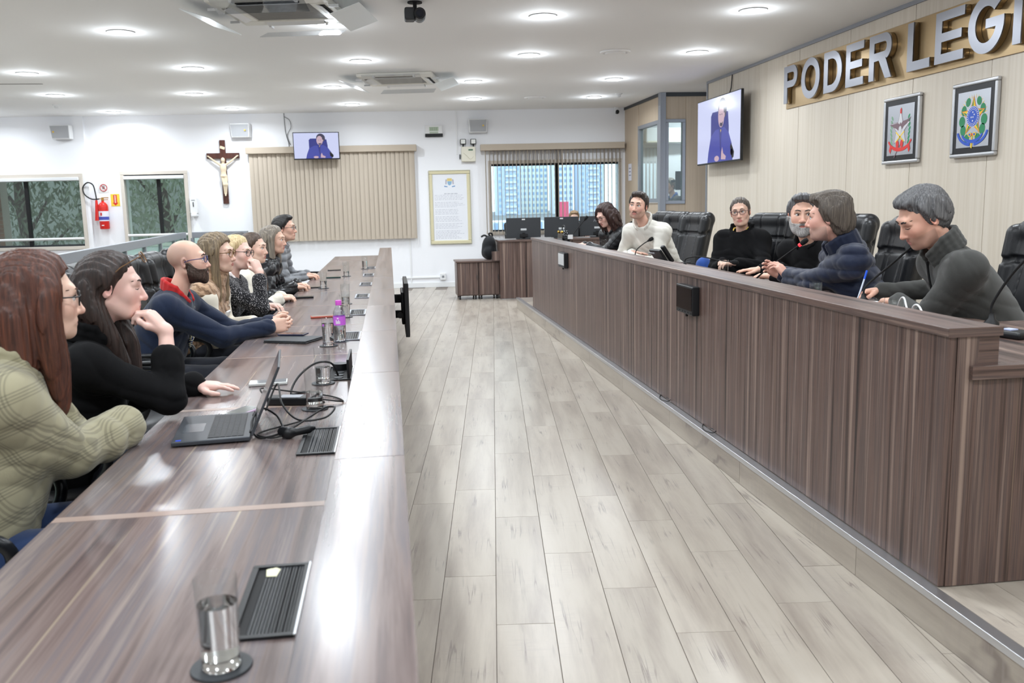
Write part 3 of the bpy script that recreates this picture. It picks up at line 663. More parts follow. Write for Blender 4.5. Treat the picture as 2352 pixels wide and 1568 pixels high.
# framed document
t = on_wall('framed_document', 'tall cream framed document with small coat of arms and lines of script', 'picture', 1.09, 1.42)
M_gilt = mat('aged cream moulding', (214, 206, 172), .5, bump=.6, bscale=90)
MB().box(-.37, .37, -.03, 0, .585, .65).box(-.37, .37, -.03, 0, -.65, -.585).box(-.37, -.305, -.03, 0, -.585, .585).box(.305, .37, -.03, 0, -.585, .585).build('frame', M_gilt, t, bevel=.01)
b = MB()
for k in range(60):
    z = -.64+k*.0217
    b.sph((-.362, -.028, z), .010, 6, 4); b.sph((.362, -.028, z), .010, 6, 4)
for k in range(34):
    x = -.355+k*.0215; b.sph((x, -.028, .642), .010, 6, 4); b.sph((x, -.028, -.642), .010, 6, 4)
b.build('beading', mat('silvery beading', (178, 176, 156), .5), t)
pap = MB().box(-.305, .305, -.012, -.004, -.585, .585).build('paper', mat('document paper', (232, 234, 240), .6), t)
b = MB(); rng = random.Random(5); z = .24
for ln in range(27):
    x = -.27 if ln else -.10; xe = rng.uniform(.1, .27) if ln else .14; hh = .007 if ln else .013
    if ln in (5, 9, 13, 17, 21): z -= .022
    while x < xe:
        wl = rng.uniform(.015, .06); b.poly([(x, -.0125, z-hh*.5), (min(x+wl, xe), -.0125, z-hh*.5+.002), (min(x+wl, xe), -.0125, z+hh*.5), (x, -.0125, z+hh*.5)]); x += wl+.012
    z -= .026
b.build('script_lines', mat('faint ink', (176, 178, 190), .8), pap)
b = MB(); fn = lambda a, c: (a*.8, -.0128, .43+c*.8)
b.cur = 0; b.poly([fn(-.05, .10), fn(.05, .10), fn(.06, .04), fn(-.06, .04)]); b.cur = 1; b.poly([fn(-.05, .035), fn(.05, .035), fn(.04, -.03), fn(0, -.06), fn(-.04, -.03)])
b.cur = 2; b.poly([fn(-.09, .07), fn(-.06, .08), (fn(-.065, -.03)), fn(-.095, -.03)]); b.poly([fn(.06, .08), fn(.09, .07), fn(.095, -.03), fn(.065, -.03)])
b.cur = 3; b.poly([fn(-.12, -.06), fn(-.05, -.075), fn(-.05, -.095), fn(-.12, -.085)]); b.poly([fn(.12, -.06), fn(.05, -.075), fn(.05, -.095), fn(.12, -.085)])
b.build('coat_of_arms', [mat('arms yellow', (222, 200, 130), .7), mat('arms blue', (140, 178, 206), .7), mat('arms grey', (182, 178, 190), .7), mat('arms ribbon', (110, 150, 196), .7)], pap)
# fire extinguisher and signs (on the wall piece right of the step)
t = on_wall('fire_extinguisher', 'red fire extinguisher with black hose and horn hanging on the wall', 'extinguisher', -4.90, 1.18)
MB().lathe([(.02, 0), (.075, .004), (.08, .02), (.08, .38), (.072, .42), (.045, .455), (.022, .465), (.022, .49)], (0, -.10, 0), 28).build('cylinder', M_red, t, smooth=True)
MB().lathe([(.0808, .14), (.0808, .31)], (0, -.10, 0), 28, cap=False).build('label', mat('extinguisher label', (226, 226, 236), .5), t, smooth=True)
b = MB(); b.M = Matrix.Translation((0, -.10, 0))
b.lathe([(.0815, .16), (.0815, .215)], n=28, cap=False); b.build('label_band', mat('label blue', (70, 80, 170), .5), t, smooth=True)
MB().box(-.03, .0, -.1835, -.18, .235, .285).build('label_mark', mat('label red mark', (196, 60, 60), .5), t); MB().box(-.02, .02, -.1835, -.18, .06, .075).build('label_mark', M_white, t)
b = MB(); b.cyl((0, -.10, .49), .022, .05, 12).box(-.015, .10, -.11, -.09, .53, .545).box(-.01, .09, -.11, -.09, .50, .512).box(-.06, .0, -.108, -.092, .515, .53); b.build('valve', mat('brass valve', (196, 150, 80), .35, .8), t, bevel=.002)
MB().tube(spline([(-.05, -.1, .52), (-.18, -.1, .52), (-.29, -.1, .60), (-.31, -.1, .72), (-.23, -.1, .80), (-.14, -.1, .76), (-.11, -.1, .62), (-.10, -.1, .5)], 8), .011, 8).build('hose', M_rubber, t, smooth=True)
MB().lathe([(.018, .5), (.03, .36), (.05, .15)], (-.105, -.1, 0), 20).build('horn', M_red, t, smooth=True)
t = on_wall('no_smoking_sign', 'small square sign with red ring above the extinguisher', 'sign', -4.90, 1.89)
MB().box(-.085, .085, -.004, 0, -.085, .085).build('plate', mat('sign plate', (224, 222, 220), .5), t)
b = MB(); b.tube([(.058*math.cos(k*.2618), -.006, .058*math.sin(k*.2618)) for k in range(24)], .006, 6, closed=True); b.tube([(-.04, -.006, .04), (.04, -.006, -.04)], .005, 6); b.build('ring', mat('sign red', (190, 50, 60), .5), t)
MB().box(-.02, .02, -.007, -.004, -.02, .03).build('symbol', mat('sign grey', (120, 120, 124), .5), t)
t = on_wall('extinguisher_sign', 'yellow sign with red down arrow beside the extinguisher', 'sign', -4.72, 1.67)
MB().box(-.075, .075, -.004, 0, -.10, .11).build('plate', mat('sign yellow', (236, 206, 70), .5), t)
b = MB(); b.prism([(-.03, .095), (.03, .095), (.03, -.04), (.05, -.04), (0, -.09), (-.05, -.04), (-.03, -.04)], -.006, -.004, lambda a, c, d: (a, d, c)); b.build('arrow', mat('arrow red', (206, 44, 40), .5), t)
b = MB()
for k in range(6): b.box(-.012, .012, -.0075, -.006, .07-k*.022, .07-k*.022+.012)
b.build('lettering', mat('sign white', (240, 236, 230), .5), t)
# dispenser
t = on_wall('soap_dispenser', 'white wall dispenser right of the narrow window', 'dispenser', -3.37, 1.55)
MB().box(-.065, .065, -.10, 0, -.14, .14).build('body', M_white, t, bevel=.018); MB().box(-.05, .05, -.12, 0, -.19, -.135).build('lever', M_white, t, bevel=.012)
MB().box(-.008, .008, -.104, -.098, -.02, .06).build('level_window', M_dark, t); MB().box(-.03, .03, -.104, -.098, .09, .1).build('logo_bar', M_grey, t)
# paper notice on booth
t = tag(MB().box(-.002, 0, -.105, .105, -.145, .145).build('paper_notice', mat('notice paper', (222, 222, 232), .7)), 'white paper notice taped to the booth panel', 'notice'); t.location = (4.228, 15.5, 1.96)
b = MB()
for k in range(3): b.box(-.003, -.002, -.06, .06, .06-k*.06, .075-k*.06)
b.build('print_lines', mat('notice ink', (120, 122, 150), .8), t)
# wall socket + floor trunking
t = on_wall('wall_socket', 'white power socket low on the back wall', 'socket', .92, .19); MB().box(-.05, .05, -.04, 0, -.06, .06).build('box', M_white, t, bevel=.006); MB().box(-.02, .02, -.043, -.04, -.02, .02).build('outlet', M_grey, t)
MB().box(-.75, -.05, -.02, 0, -.02, .0).build('trunking', M_white, t)
t = on_wall('cable_trunking', 'slim white vertical cable trunking below the beige blind', 'trunking', .35, 0); MB().box(-.012, .012, -.016, 0, .09, .88).build('duct', M_white, t)
# ------------------------------------------------------------------ glass partition behind the left row
def partition(name, label, p0, p1, zt, n):
    p0 = Vector(p0); p1 = Vector(p1); d = p1-p0; L_ = d.length; rz = math.atan2(d.y, d.x); t = thing(name, label, 'partition', (p0.x, p0.y, 0), rz)
    MB().box(0, L_, -.03, .03, zt-.10, zt).build('top_rail', M_grey, t, bevel=.006); MB().box(0, L_, -.025, .025, 0, .08).build('bottom_rail', M_grey, t)
    for k in range(n+1):
        x = L_*k/n; MB().box(x-.025, x+.025, -.025, .025, .08, zt-.10).build('post', M_grey, t)
        if k < n: MB().box(x+.025, x+L_/n-.025, -.004, .004, .08, zt-.10).build('pane', pane_mat('greenish glass', (226, 240, 235), .04), t)
    return t
partition('glass_partition', 'long grey railed glass partition behind the seated row', (-2.42, 1.6), (-3.44, 15.75), 1.11, 12)
partition('glass_partition', 'short grey railed glass panel against the back wall under the crucifix', (-3.36, 15.98), (-2.42, 15.92), 1.10, 1)
# ------------------------------------------------------------------ right wall: sign, emblems, television
def outline(polys, depth, bevel=.0):
    cu = bpy.data.curves.new('tmp', 'CURVE'); cu.dimensions = '2D'; cu.fill_mode = 'BOTH'; cu.extrude = depth/2; cu.bevel_depth = bevel
    for p in polys:
        s = cu.splines.new('POLY'); s.points.add(len(p)-1)
        for i, (a, c) in enumerate(p): s.points[i].co = (a, c, 0, 1)
        s.use_cyclic_u = True
    o = bpy.data.objects.new('tmp', cu); COL.objects.link(o); me = bpy.data.meshes.new_from_object(o.evaluated_get(bpy.context.evaluated_depsgraph_get()))
    bpy.data.objects.remove(o); return me
def arc(cx_, cy_, rx, ry, a0, a1, n=16): return [(cx_+rx*math.cos(math.radians(a0+(a1-a0)*k/n)), cy_+ry*math.sin(math.radians(a0+(a1-a0)*k/n))) for k in range(n+1)]
S_ = .085; Hh = .40
def letter(ch, w):
    if ch == 'E': return [[(0, 0), (w, 0), (w, S_*.85), (S_, S_*.85), (S_, Hh/2-S_*.4), (w*.92, Hh/2-S_*.4), (w*.92, Hh/2+S_*.4), (S_, Hh/2+S_*.4), (S_, Hh-S_*.85), (w, Hh-S_*.85), (w, Hh), (0, Hh)]]
    if ch == 'L': return [[(0, 0), (w, 0), (w, S_*.9), (S_, S_*.9), (S_, Hh), (0, Hh)]]
    if ch == 'I': return [[(0, 0), (S_, 0), (S_, Hh), (0, Hh)]]
    if ch == 'O': return [arc(w/2, Hh/2, w/2, Hh/2+.01, 0, 360, 40)[:-1], arc(w/2, Hh/2, w/2-S_, Hh/2-S_*.8, 360, 0, 40)[:-1]]
    if ch == 'D': return [[(0, 0), (w*.45, 0)]+arc(w*.45, Hh/2, w*.55, Hh/2, -90, 90, 20)+[(0, Hh)], [(S_, S_*.85), (S_, Hh-S_*.85)]+arc(w*.42, Hh/2, w*.58-S_, Hh/2-S_*.85, 90, -90, 20)]
    if ch in 'PR':
        r = Hh*.29; cy_ = Hh-r
        o = [(0, 0), (S_, 0), (S_, Hh-2*r)]
        if ch == 'R': o += [(w*.45, Hh-2*r), (w-S_*1.05, 0), (w+.01, 0), (w*.74, Hh-2*r+.02)]
        else: o += [(w*.5, Hh-2*r)]
        o += arc(w-r, cy_, r, r, -70 if ch == 'R' else -90, 90, 16)+[(0, Hh)]
        return [o, [(S_, Hh-2*r+S_*.85), (S_, Hh-S_*.85)]+arc(w-r, cy_, r-S_*.9, r-S_*.85, 90, -90, 14)]
    if ch == 'G':
        o = arc(w/2, Hh/2, w/2, Hh/2+.01, 42, 360, 36); i = arc(w/2, Hh/2, w/2-S_, Hh/2-S_*.8, 330, 42, 30)
        return [o+[(w, Hh/2+S_*.45), (w*.5, Hh/2+S_*.45), (w*.5, Hh/2-S_*.35), (w-S_-.005, Hh/2-S_*.35)]+i]
sign = thing('wall_sign', 'raised steel letters on a bronze strip high on the panelled wall', 'sign', (4.54, 9.9, 2.45))
MB().box(-.012, 0, -6.6, 0, .0, .485).build('backing_strip', mat('bronze metal strip', (172, 148, 112), .33, .75), sign, bevel=.002)
for ch, y0, y1 in (('P', 9.85, 9.52), ('O', 9.42, 9.0), ('D', 8.91, 8.54), ('E', 8.46, 8.13), ('R', 8.03, 7.66), ('L', 7.41, 7.08), ('E', 7.01, 6.64), ('G', 6.59, 6.18), ('I', 6.08, 5.99)):
    for nm2, d0, dep, mm in (('letter', .062, .012, M_steel), ('letter_side', .036, .04, mat('polished bronze edge', (188, 170, 140), .15, .95))):
        me = outline(letter(ch, y0-y1), dep); me.materials.append(mm)
        o = bpy.data.objects.new(nm2, me); COL.objects.link(o); 
        if nm2 == 'letter': o.parent = sign; base_l = o
        else: o.parent = base_l
        Ml = Matrix(((0, 0, -1, -d0), (-1, 0, 0, y0-9.9), (0, 1, 0, .052), (0, 0, 0, 1)))
        me.transform(Ml)
def emblem(label, y0, y1, z0, z1):
    t = thing('framed_emblem', label, 'emblem', (4.535, (y0+y1)/2, (z0+z1)/2)); hw_ = abs(y1-y0)/2; hh = (z1-z0)/2
    b = MB(); e = .03
    b.box(-.035, 0, -hw_, hw_, hh-e, hh).box(-.035, 0, -hw_, hw_, -hh, -hh+e).box(-.035, 0, -hw_, -hw_+e, -hh+e, hh-e).box(-.035, 0, hw_-e, hw_, -hh+e, hh-e); b.build('frame', M_alu, t, bevel=.008)
    MB().box(-.026, -.002, -hw_+e, hw_-e, -hh+e, hh-e).build('mat_board', mat('black mat board', (18, 20, 26), .3), t)
    pl_ = MB().box(-.029, -.024, -hw_+.075, hw_-.075, -hh+.075, hh-.075).build('metal_plate', mat('etched steel plate', (186, 190, 198), .28, .85), t)
    W_, H_ = hw_-.075, hh-.075
    return t, pl_, (lambda a, c, l: (-.0295-.0004*l, -a*W_*1.13, c*H_*1.1))
EC = [mat('emblem green', (32, 136, 88), .4), mat('emblem yellow', (244, 204, 40), .4), mat('emblem orange', (222, 118, 40), .4), mat('emblem blue', (44, 88, 196), .4), mat('emblem white', (236, 236, 240), .4), mat('emblem red', (214, 52, 48), .4), mat('emblem brown', (120, 96, 104), .4), mat('emblem silver', (216, 216, 220), .3, .6), mat('emblem pale green', (120, 160, 130), .4)]
t, pl_, fn = emblem('framed blue and yellow star emblem with green wreath on steel plate', 6.25, 6.79, 1.74, 2.315)
b = MB()
def P(c, pts, l): b.cur = c; b.poly([fn(a, d, l) for a, d in pts])
def El(c, x, y, rx, ry, l, n=24, rot=0): P(c, [(x+rx*math.cos(2*math.pi*k/n)*math.cos(rot)-ry*math.sin(2*math.pi*k/n)*math.sin(rot), y+rx*math.cos(2*math.pi*k/n)*math.sin(rot)*1.0+ry*math.sin(2*math.pi*k/n)*math.cos(rot)) for k in range(n)], l)
for k in range(36):       # rays
    a = 2*math.pi*k/36; b.cur = 1; P(1, [(.62*math.cos(a-.03), .08+.6*math.sin(a-.03)), (.80*math.cos(a), .08+.74*math.sin(a)), (.62*math.cos(a+.03), .08+.6*math.sin(a+.03))], 0)
for s in (-1, 1):
    for (x, y, r1, r2, rot) in ((.30, .56, .09, .15, -.5), (.52, .30, .10, .17, -.2), (.60, -.05, .12, .18, 0), (.52, -.35, .11, .18, .3), (.30, -.62, .1, .14, .7)): El(0, s*x, y, r1*1.4, r2, 1, 14, -s*rot)
def star(R, r, cx_=0, cy_=.08): return [((R if k % 2 == 0 else r)*math.sin(math.pi*k/5)*.86+cx_, (R if k % 2 == 0 else r)*math.cos(math.pi*k/5)*.86+cy_) for k in range(10)]
P(2, star(.78, .33), 2); P(1, star(.72, .29), 3)
st = star(.68, .27)
for k in range(0, 10, 2): P(0, [(0, .08), st[k-1], st[k]], 4)
El(4, 0, .08, .36, .34, 5); El(3, 0, .08, .34, .325, 6); El(4, 0, .08, .25, .235, 7); El(3, 0, .08, .24, .225, 8)
for k in range(24): El(4, .295*math.cos(k*.2618), .08+.28*math.sin(k*.2618), .022, .02, 9, 6)
for (x, y) in ((0, .22), (.08, .14), (-.08, .06), (.02, .06), (0, -.06)): El(4, x, y, .03, .028, 9, 8)
P(3, arc(0, -.38, .62, .40, 200, 340, 20)+list(reversed(arc(0, -.38, .55, .29, 200, 340, 20))), 5)
P(3, arc(0, -.34, .86, .54, 188, 262, 14)+list(reversed(arc(0, -.34, .76, .44, 188, 262, 14))), 6); P(3, arc(0, -.34, .86, .54, 278, 352, 14)+list(reversed(arc(0, -.34, .76, .44, 278, 352, 14))), 6)
P(1, [(-.03, -.55), (.03, -.55), (.02, -.95), (-.05, -.93)], 4); El(1, -.13, -.5, .1, .07, 7); El(1, .13, -.5, .1, .07, 7); El(3, -.13, -.5, .055, .04, 8); El(3, .13, -.5, .055, .04, 8); El(5, 0, -.5, .04, .04, 8)
b.build('emblem', EC, pl_)
t, pl_, fn = emblem('framed silver star emblem with eagle and red ribbon on steel plate', 7.24, 7.80, 1.735, 2.32)
b = MB()
for s in (-1, 1):
    for k in range(7):
        y = -.45+k*.15; El(8 if s < 0 else 0, s*(.62-.02*abs(k-3)), y, .10, .05, 0, 10, s*.9)
P(6, star(.80, .34, 0, .05), 1); P(7, star(.76, .31, 0, .05), 2)
P(6, [(0, .16), (.15, .30), (.45, .34), (.72, .42), (.45, .20), (.25, .12), (.12, .0)], 3); P(6, [(0, .16), (-.15, .26), (-.42, .24), (-.72, .22), (-.42, .10), (-.25, .05), (-.12, -.02)], 3)
El(6, 0, .12, .06, .15, 4); El(7, 0, .02, .10, .12, 5)
P(1, [(-.30, -.42), (-.26, -.45), (.30, -.08), (.26, -.05)], 4); P(1, [(.30, -.42), (.26, -.45), (-.30, -.08), (-.26, -.05)], 4)
P(5, [(-.05, .60), (.06, .58), (.07, .72), (.03, .80), (-.04, .74)], 4)
P(5, arc(0, -.52, .62, .26, 200, 340, 18)+list(reversed(arc(0, -.44, .60, .20, 200, 340, 18))), 4)
for (x, y) in ((-.16, -.52), (.14, -.50)): El(5, x, y, .10, .14, 5, 12)
for s in (-1, 1): P(5, [(s*.52, -.60), (s*.62, -.84), (s*.72, -.72), (s*.66, -.55), (s*.80, -.42), (s*.74, -.36)], 5)
P(6, [(-.38, -.98), (-.34, -1.0), (.1, -.5), (.06, -.48)], 3)
b.build('emblem', EC, pl_)
t = thing('television', 'large flat television on the panelled wall showing a seated man', 'television', (4.36, 11.60, 2.365), math.radians(-90)); television(t, 1.58, .87)
MB().box(-.05, .05, .03, .19, -.05, .05).build('mount_arm', M_blackm, t)
MB().box(-.15, .15, .168, .176, -.15, .15).build('wall_plate', M_blackm, t)
t = thing('television_cable', 'dark cable running from ceiling trim to the large television', 'cable', (4.53, 11.55, 0)); MB().tube([(0, 0, 3.07), (-.005, .02, 2.9), (-.06, .03, 2.7)], .007, 6).build('cord', M_rubber, t)
# ------------------------------------------------------------------ podium
pod = thing('podium_desk', 'long dark walnut council podium on the raised platform', 'desk', (1.775, 2.62, .15))
Yp = 8.58   # length
ph = lambda: None
MB().box(0, .025, 0, Yp, .004, .853).build('front_panel', M_podium, pod, bevel=.002)
MB().box(-.012, .178, -.008, Yp+.01, .853, .883).build('ledge_top', M_waly, pod, bevel=.003)
MB().box(.155, .171, .03, Yp, .755, .853).build('inner_panel', M_walx, pod)
MB().box(.025, .10, -.002, .025, .004, .853).build('end_panel', M_podium, pod)
MB().box(.025, .172, 0, .025, .755, .853).build('ledge_end', M_walx, pod); MB().box(-.012, .178, -.0095, -.0075, .853, .883).build('edge_band', M_walx, pod)
MB().box(.07, 1.05, -.02, .02, .712, .757).build('counter_edge', M_walx, pod, bevel=.002)
MB().box(.172, .80, .02, Yp, .722, .757).build('counter_top', M_waly, pod, bevel=.002)
MB().box(.10, 1.0, -.002, .022, .004, .712).build('end_panel', M_podium, pod)
MB().box(.80, 1.05, .02, .9, .722, .757).build('counter_return', M_waly, pod)
MB().box(.025, .80, Yp-.025, Yp, .004, .722).build('end_panel', M_podium, pod)
for k in range(1, 5): MB().box(.03, .70, Yp*k/5-.012, Yp*k/5+.012, .004, .722).build('support_panel', M_podium, pod)
def small_screen(label, y0, y1, z0, z1, scm):
    t = thing('wall_tablet', label, 'screen', (1.775, (y0+y1)/2, (z0+z1)/2)); hw_ = (y1-y0)/2; hh = (z1-z0)/2
    MB().box(-.045, 0, -hw_, hw_, -hh, hh).build('housing', M_black, t, bevel=.006); MB().box(-.047, -.043, -hw_+.012, hw_-.012, -hh+.028, hh-.012).build('screen', scm, t)
    for k in range(5): MB().box(-.0475, -.044, -hw_+.03+k*.05, -hw_+.05+k*.05, -hh+.010, -hh+.016).build('button', M_dark, t)
    MB().cyl((-.02, hw_*.2-.01, -hh-.02), .008, .02, 8).build('cable_stub', M_rubber, t)
small_screen('small black screen hanging on the podium front, dark display', 4.98, 5.28, .785, .955, mat('dark screen', (20, 17, 18), .08))
small_screen('small wall screen on podium front with pale grey display', 8.86, 9.18, .80, .955, mat('pale screen', (190, 192, 192), .2))
for (y, lab) in ((5.55, 'thin black wire loop on the platform step farther from the corner'), (4.72, 'thin black wire loop on the platform step nearer the corner')):
    t = thing('loose_wire', lab, 'wire', (1.752, y, .155)); MB().tube(spline([(.03, .2, .0), (-.01, .1, .003), (-.02, .02, .004), (.0, -.04, .006), (.025, -.02, .012), (.02, .05, .01)], 5), .0028, 6).build('wire', M_rubber, t)
# ------------------------------------------------------------------ left desk
desk = thing('long_desk', 'long walnut laminate desk with raised ledge where the row of people sits', 'desk', (0, 0, 0))
SEAM = [-.13, 1.015]+[2.16+1.145*k for k in range(11)]
SEAM[-1] = 13.55
for k in range(len(SEAM)-1):
    y0, y1 = SEAM[k], SEAM[k+1]; L_ = y1-y0
    MB().box(0, .67, 0, L_-.002, -.025, 0).build('top_panel', M_desk, desk, loc=(-.825, y0, .74), bevel=.0015)
    MB().box(0, .172, 0, L_-.0015, -.02, 0).build('ledge_top', M_desk, desk, loc=(-.160, y0, .85), bevel=.0015)
    MB().box(0, .012, 0, L_-.001, 0, .105).build('ledge_face', M_waly, desk, loc=(-.155, y0, .728))
    MB().box(0, .018, 0, L_-.001, 0, .81).build('front_board', M_podium, desk, loc=(-.012, y0, .02))
    MB().box(-.82, -.02, -.012, .012, .02, .715).build('side_board', M_podium, desk, loc=(0, y0+.03, 0))
MB().box(-.82, -.0, -.012, .012, .02, .715).build('side_board', M_podium, desk, loc=(0, 13.53, 0))
MB().box(-.155, .0, -.012, .001, .715, .83).build('ledge_end', M_podium, desk, loc=(0, 13.548, 0))
for k in range(2, len(SEAM)-1):
    wd = .034 if k in (2, 3) else .010
    MB().box(-.822, -.157, -wd/2, wd/2, .7395, .7406).build('seam_strip', M_strip, desk, loc=(0, SEAM[k]-.002, 0))
# outlet boxes
M_box = mat('ribbed black lid', (44, 47, 50), .35)
def ribs(m):
    nt = m.node_tree; L = nt.links; tc = nt.nodes.new('ShaderNodeTexCoord'); wv = nt.nodes.new('ShaderNodeTexWave'); wv.inputs['Scale'].default_value = 26; wv.bands_direction = 'X'
    L.new(tc.outputs['Object'], wv.inputs['Vector']); bp = nt.nodes.new('ShaderNodeBump'); bp.inputs['Strength'].default_value = .9; bp.inputs['Distance'].default_value = .004; L.new(wv.outputs['Fac'], bp.inputs['Height']); L.new(bp.outputs[0], nt.nodes['Principled BSDF'].inputs['Normal'])
ribs(M_box)
def outlet(y, lab, opened=False, near=True):
    t = thing('desk_outlet_box', lab, 'outlet', (-.245, y, .7405), 0, 'ribbed outlet lids let into the desk' if not opened else None)
    fr = M_black if near else M_grey
    MB().box(-.057, .057, -.158, -.146, 0, .006).box(-.057, .057, .146, .158, 0, .006).box(-.057, -.045, -.146, .146, 0, .006).box(.045, .057, -.146, .146, 0, .006).build('rim', fr, t, bevel=.001)
    MB().box(.0535, .0575, -.158, .158, .0005, .0066).build('rim_edge', M_alu, t)
    if not opened:
        MB().box(-.028, .045, -.146, .146, 0, .0035).build('lid', M_box, t); MB().box(-.045, -.028, -.146, .146, 0, .001).build('finger_slot', M_blackm, t)
    else:
        MB().box(-.045, .045, -.146, .146, 0, .001).build('well', M_blackm, t); MB().box(.04, .05, -.146, .146, .0, .085).build('lid', M_black, t, bevel=.001)
        MB().cyl((.0, .10, .0), .035, .03, 16).build('plug', M_black, t, smooth=True)
        for k in range(3): MB().lathe([(.02, 0), (.02, .003)], (0, -.1+k*.06, .001), 14).build('socket', M_dark, t)
    return t
for k in range(9):
    y = 1.615+1.145*k; outlet(y, {0: 'ribbed black outlet lid with a torn tape scrap, beside the lone water glass', 1: 'ribbed black outlet lid beside the laptop plug', 2: 'open black outlet box with raised lid and a plugged cable', 3: 'closed ribbed outlet lid beside the pink capped bottle', 4: 'closed ribbed outlet lid beside the glass just behind the bottle', 5: 'closed ribbed outlet lid second beyond the pink capped bottle', 6: 'closed ribbed outlet lid level with the quilted jacket', 7: 'closed ribbed outlet lid level with the grey puffer jacket', 8: 'closed ribbed outlet lid farthest along the long desk'}[k], k == 2, k < 3)
t = tag(MB().prism([(-.008, -.02), (.012, -.022), (.016, .012), (.006, .022), (-.012, .014)], 0, .0012, lambda a, c, d: (a, c, d)).build('tape_scrap', mat('cream tape', (226, 224, 190), .7)), 'scrap of cream tape on a ribbed outlet lid', 'tape'); t.location = (-.262, 1.735, .7445)
# ------------------------------------------------------------------ glasses
def glass_proto():
    t = thing('drinking_glass', 'x', 'glass')
    MB().lathe([(.0305, 0), (.032, .003), (.0345, .147), (.0335, .1485), (.0325, .147), (.0295, .020), (.001, .017)], n=36, cap=False).build('glass', M_glass, t, smooth=60)
    b = t.children[0]
    return t
def close_bottom(): pass
def glass(x, y, z, lab, fill=.07, coaster=True, h=1.0):
    t = thing('drinking_glass', lab, 'glass', (x, y, z+(.004 if coaster else .0006)), 0, None)
    pr = [(.0005, 0), (.0295, 0), (.031, .003), (.0335, .147*h), (.0328, .1485*h), (.0318, .147*h), (.0292, .018), (.0005, .016)]
    MB().lathe(pr[2:7]+[(.0291, .0175)], n=36, cap=False).build('tumbler', M_tumb, t, smooth=60); MB().lathe([(.0005, 0), (.0295, 0), (.0308, .003), (.0290, .0165), (.0005, .0165)], n=36, cap=False).build('glass_foot', M_glass, t, smooth=50)
    if fill:
        r0 = .0290; r1 = .0290+(.0026)*fill/.147
        MB().lathe([(.0005, .0185), (r0-.0003, .0187), (r1, fill), (.0005, fill)], n=36, cap=False).build('water', M_water, t, smooth=50)
    if coaster:
        c = thing('coaster', 'round dark coaster under '+lab, 'coaster', (x, y, z)); MB().lathe([(.0005, 0), (.047, 0), (.048, .0015), (.047, .0035), (.0005, .0035)], n=32, cap=False).build('disc', M_dark, c, smooth=40)
ZD = .741
glass(-.295, 1.375, ZD, 'tall water glass standing alone beside the ribbed lid with tape', .105)
glass(-.296, 3.225, ZD, 'tall water glass among the laptop charger cables', .06)
glass(-.300, 3.70, ZD, 'tall water glass in front of the open outlet box', .065)
glass(-.345, 4.73, ZD, 'tall water glass in front of the pink capped bottle', .115)
glass(-.316, 5.97, ZD, 'tall water glass just behind the pink capped bottle', .08)
glass(-.352, 6.78, ZD, 'tall water glass second behind the bottle', .05)
glass(-.615, 8.20, ZD, 'tall water glass near the woman in the quilted jacket', .065)
glass(-.475, 9.56, ZD, 'tall water glass past the dark phones toward the empty chair', .05)
glass(-.309, 10.62, ZD, 'tall dark looking glass farthest along the desk', .09)
# bottle
WB_ = [(.0005, .004), (.026, .004), (.0315, .01), (.0315, .085), (.0005, .085)]
t = thing('water_bottle', 'clear plastic water bottle with pink cap and pink label', 'bottle', (-.292, 4.87, ZD))
M_pet = pane_mat('clear pet', (240, 245, 248), .10)
MB().lathe([(.0005, 0), (.028, 0), (.033, .006), (.033, .06), (.0315, .065), (.033, .07), (.033, .15), (.030, .165), (.018, .192), (.0135, .200), (.0135, .212), (.0005, .212)], n=32, cap=False).build('body', M_pet, t, smooth=50)
MB().lathe([(.0005, .199), (.0165, .199), (.0165, .222), (.015, .225), (.0005, .225)], n=28, cap=False).build('cap', mat('pink cap', (206, 84, 196), .4), t, smooth=40)
MB().lathe([(.0336, .092), (.0336, .140)], n=32, cap=False).build('label', mat('pink label', (204, 104, 222), .4), t, smooth=True)
b = MB()
for a0, a1, z0, z1 in ((-2.1, -1.95, .10, .122), (-1.9, -1.75, .1, .115), (-1.7, -1.58, .1, .122), (-1.52, -1.4, .1, .115), (-1.9, -1.6, .127, .133)):
    b.poly([(.0340*math.cos(a0), .0340*math.sin(a0), z0), (.0340*math.cos(a1), .0340*math.sin(a1), z0), (.0340*math.cos(a1), .0340*math.sin(a1), z1), (.0340*math.cos(a0), .0340*math.sin(a0), z1)])
b.build('label_print', M_white, t)
MB().lathe(WB_, n=32, cap=False).build('water', M_water, t, smooth=50)
c = thing('coaster', 'round dark coaster under the pink capped bottle', 'coaster', (-.292, 4.87, ZD-.0006)); MB().lathe([(.0005, -.003), (.047, -.003), (.047, .0006), (.0005, .0006)], n=32, cap=False).build('disc', M_dark, c)
# ------------------------------------------------------------------ laptop, charger, phones
lp = thing('laptop', 'open dark grey laptop on the desk in front of the plaid blazer', 'laptop', (-.695, 2.775, ZD), math.radians(6))   # local x: front to hinge, y: width
M_lap = mat('laptop grey', (70, 74, 80), .4, .4); M_key = mat('laptop key', (40, 42, 46), .5)
MB().box(0, .235, 0, .36, .003, .017).build('base', M_lap, lp, bevel=.003)
for (x, y) in ((.02, .03), (.02, .33), (.21, .03), (.21, .33)): MB().box(x-.006, x+.006, y-.02, y+.02, 0, .004).build('foot', M_blackm, lp)
MB().box(.02, .085, .115, .23, .017, .0175).build('touchpad', mat('touchpad', (82, 86, 92), .25), lp)
MB().box(.105, .215, .02, .34, .0168, .0174).build('key_well', mat('key well', (30, 31, 34), .5), lp)
k0 = None
for r in range(6):
    for c in range(15):
        if k0 is None: k0 = o = MB().box(0, .0155, 0, .0185, 0, .0014).build('key', M_key, lp, bevel=.0008, segs=1)
        else: o = k0.copy(); COL.objects.link(o)
        o.location = (.108+r*.0178, .0225+c*.021, .0174)
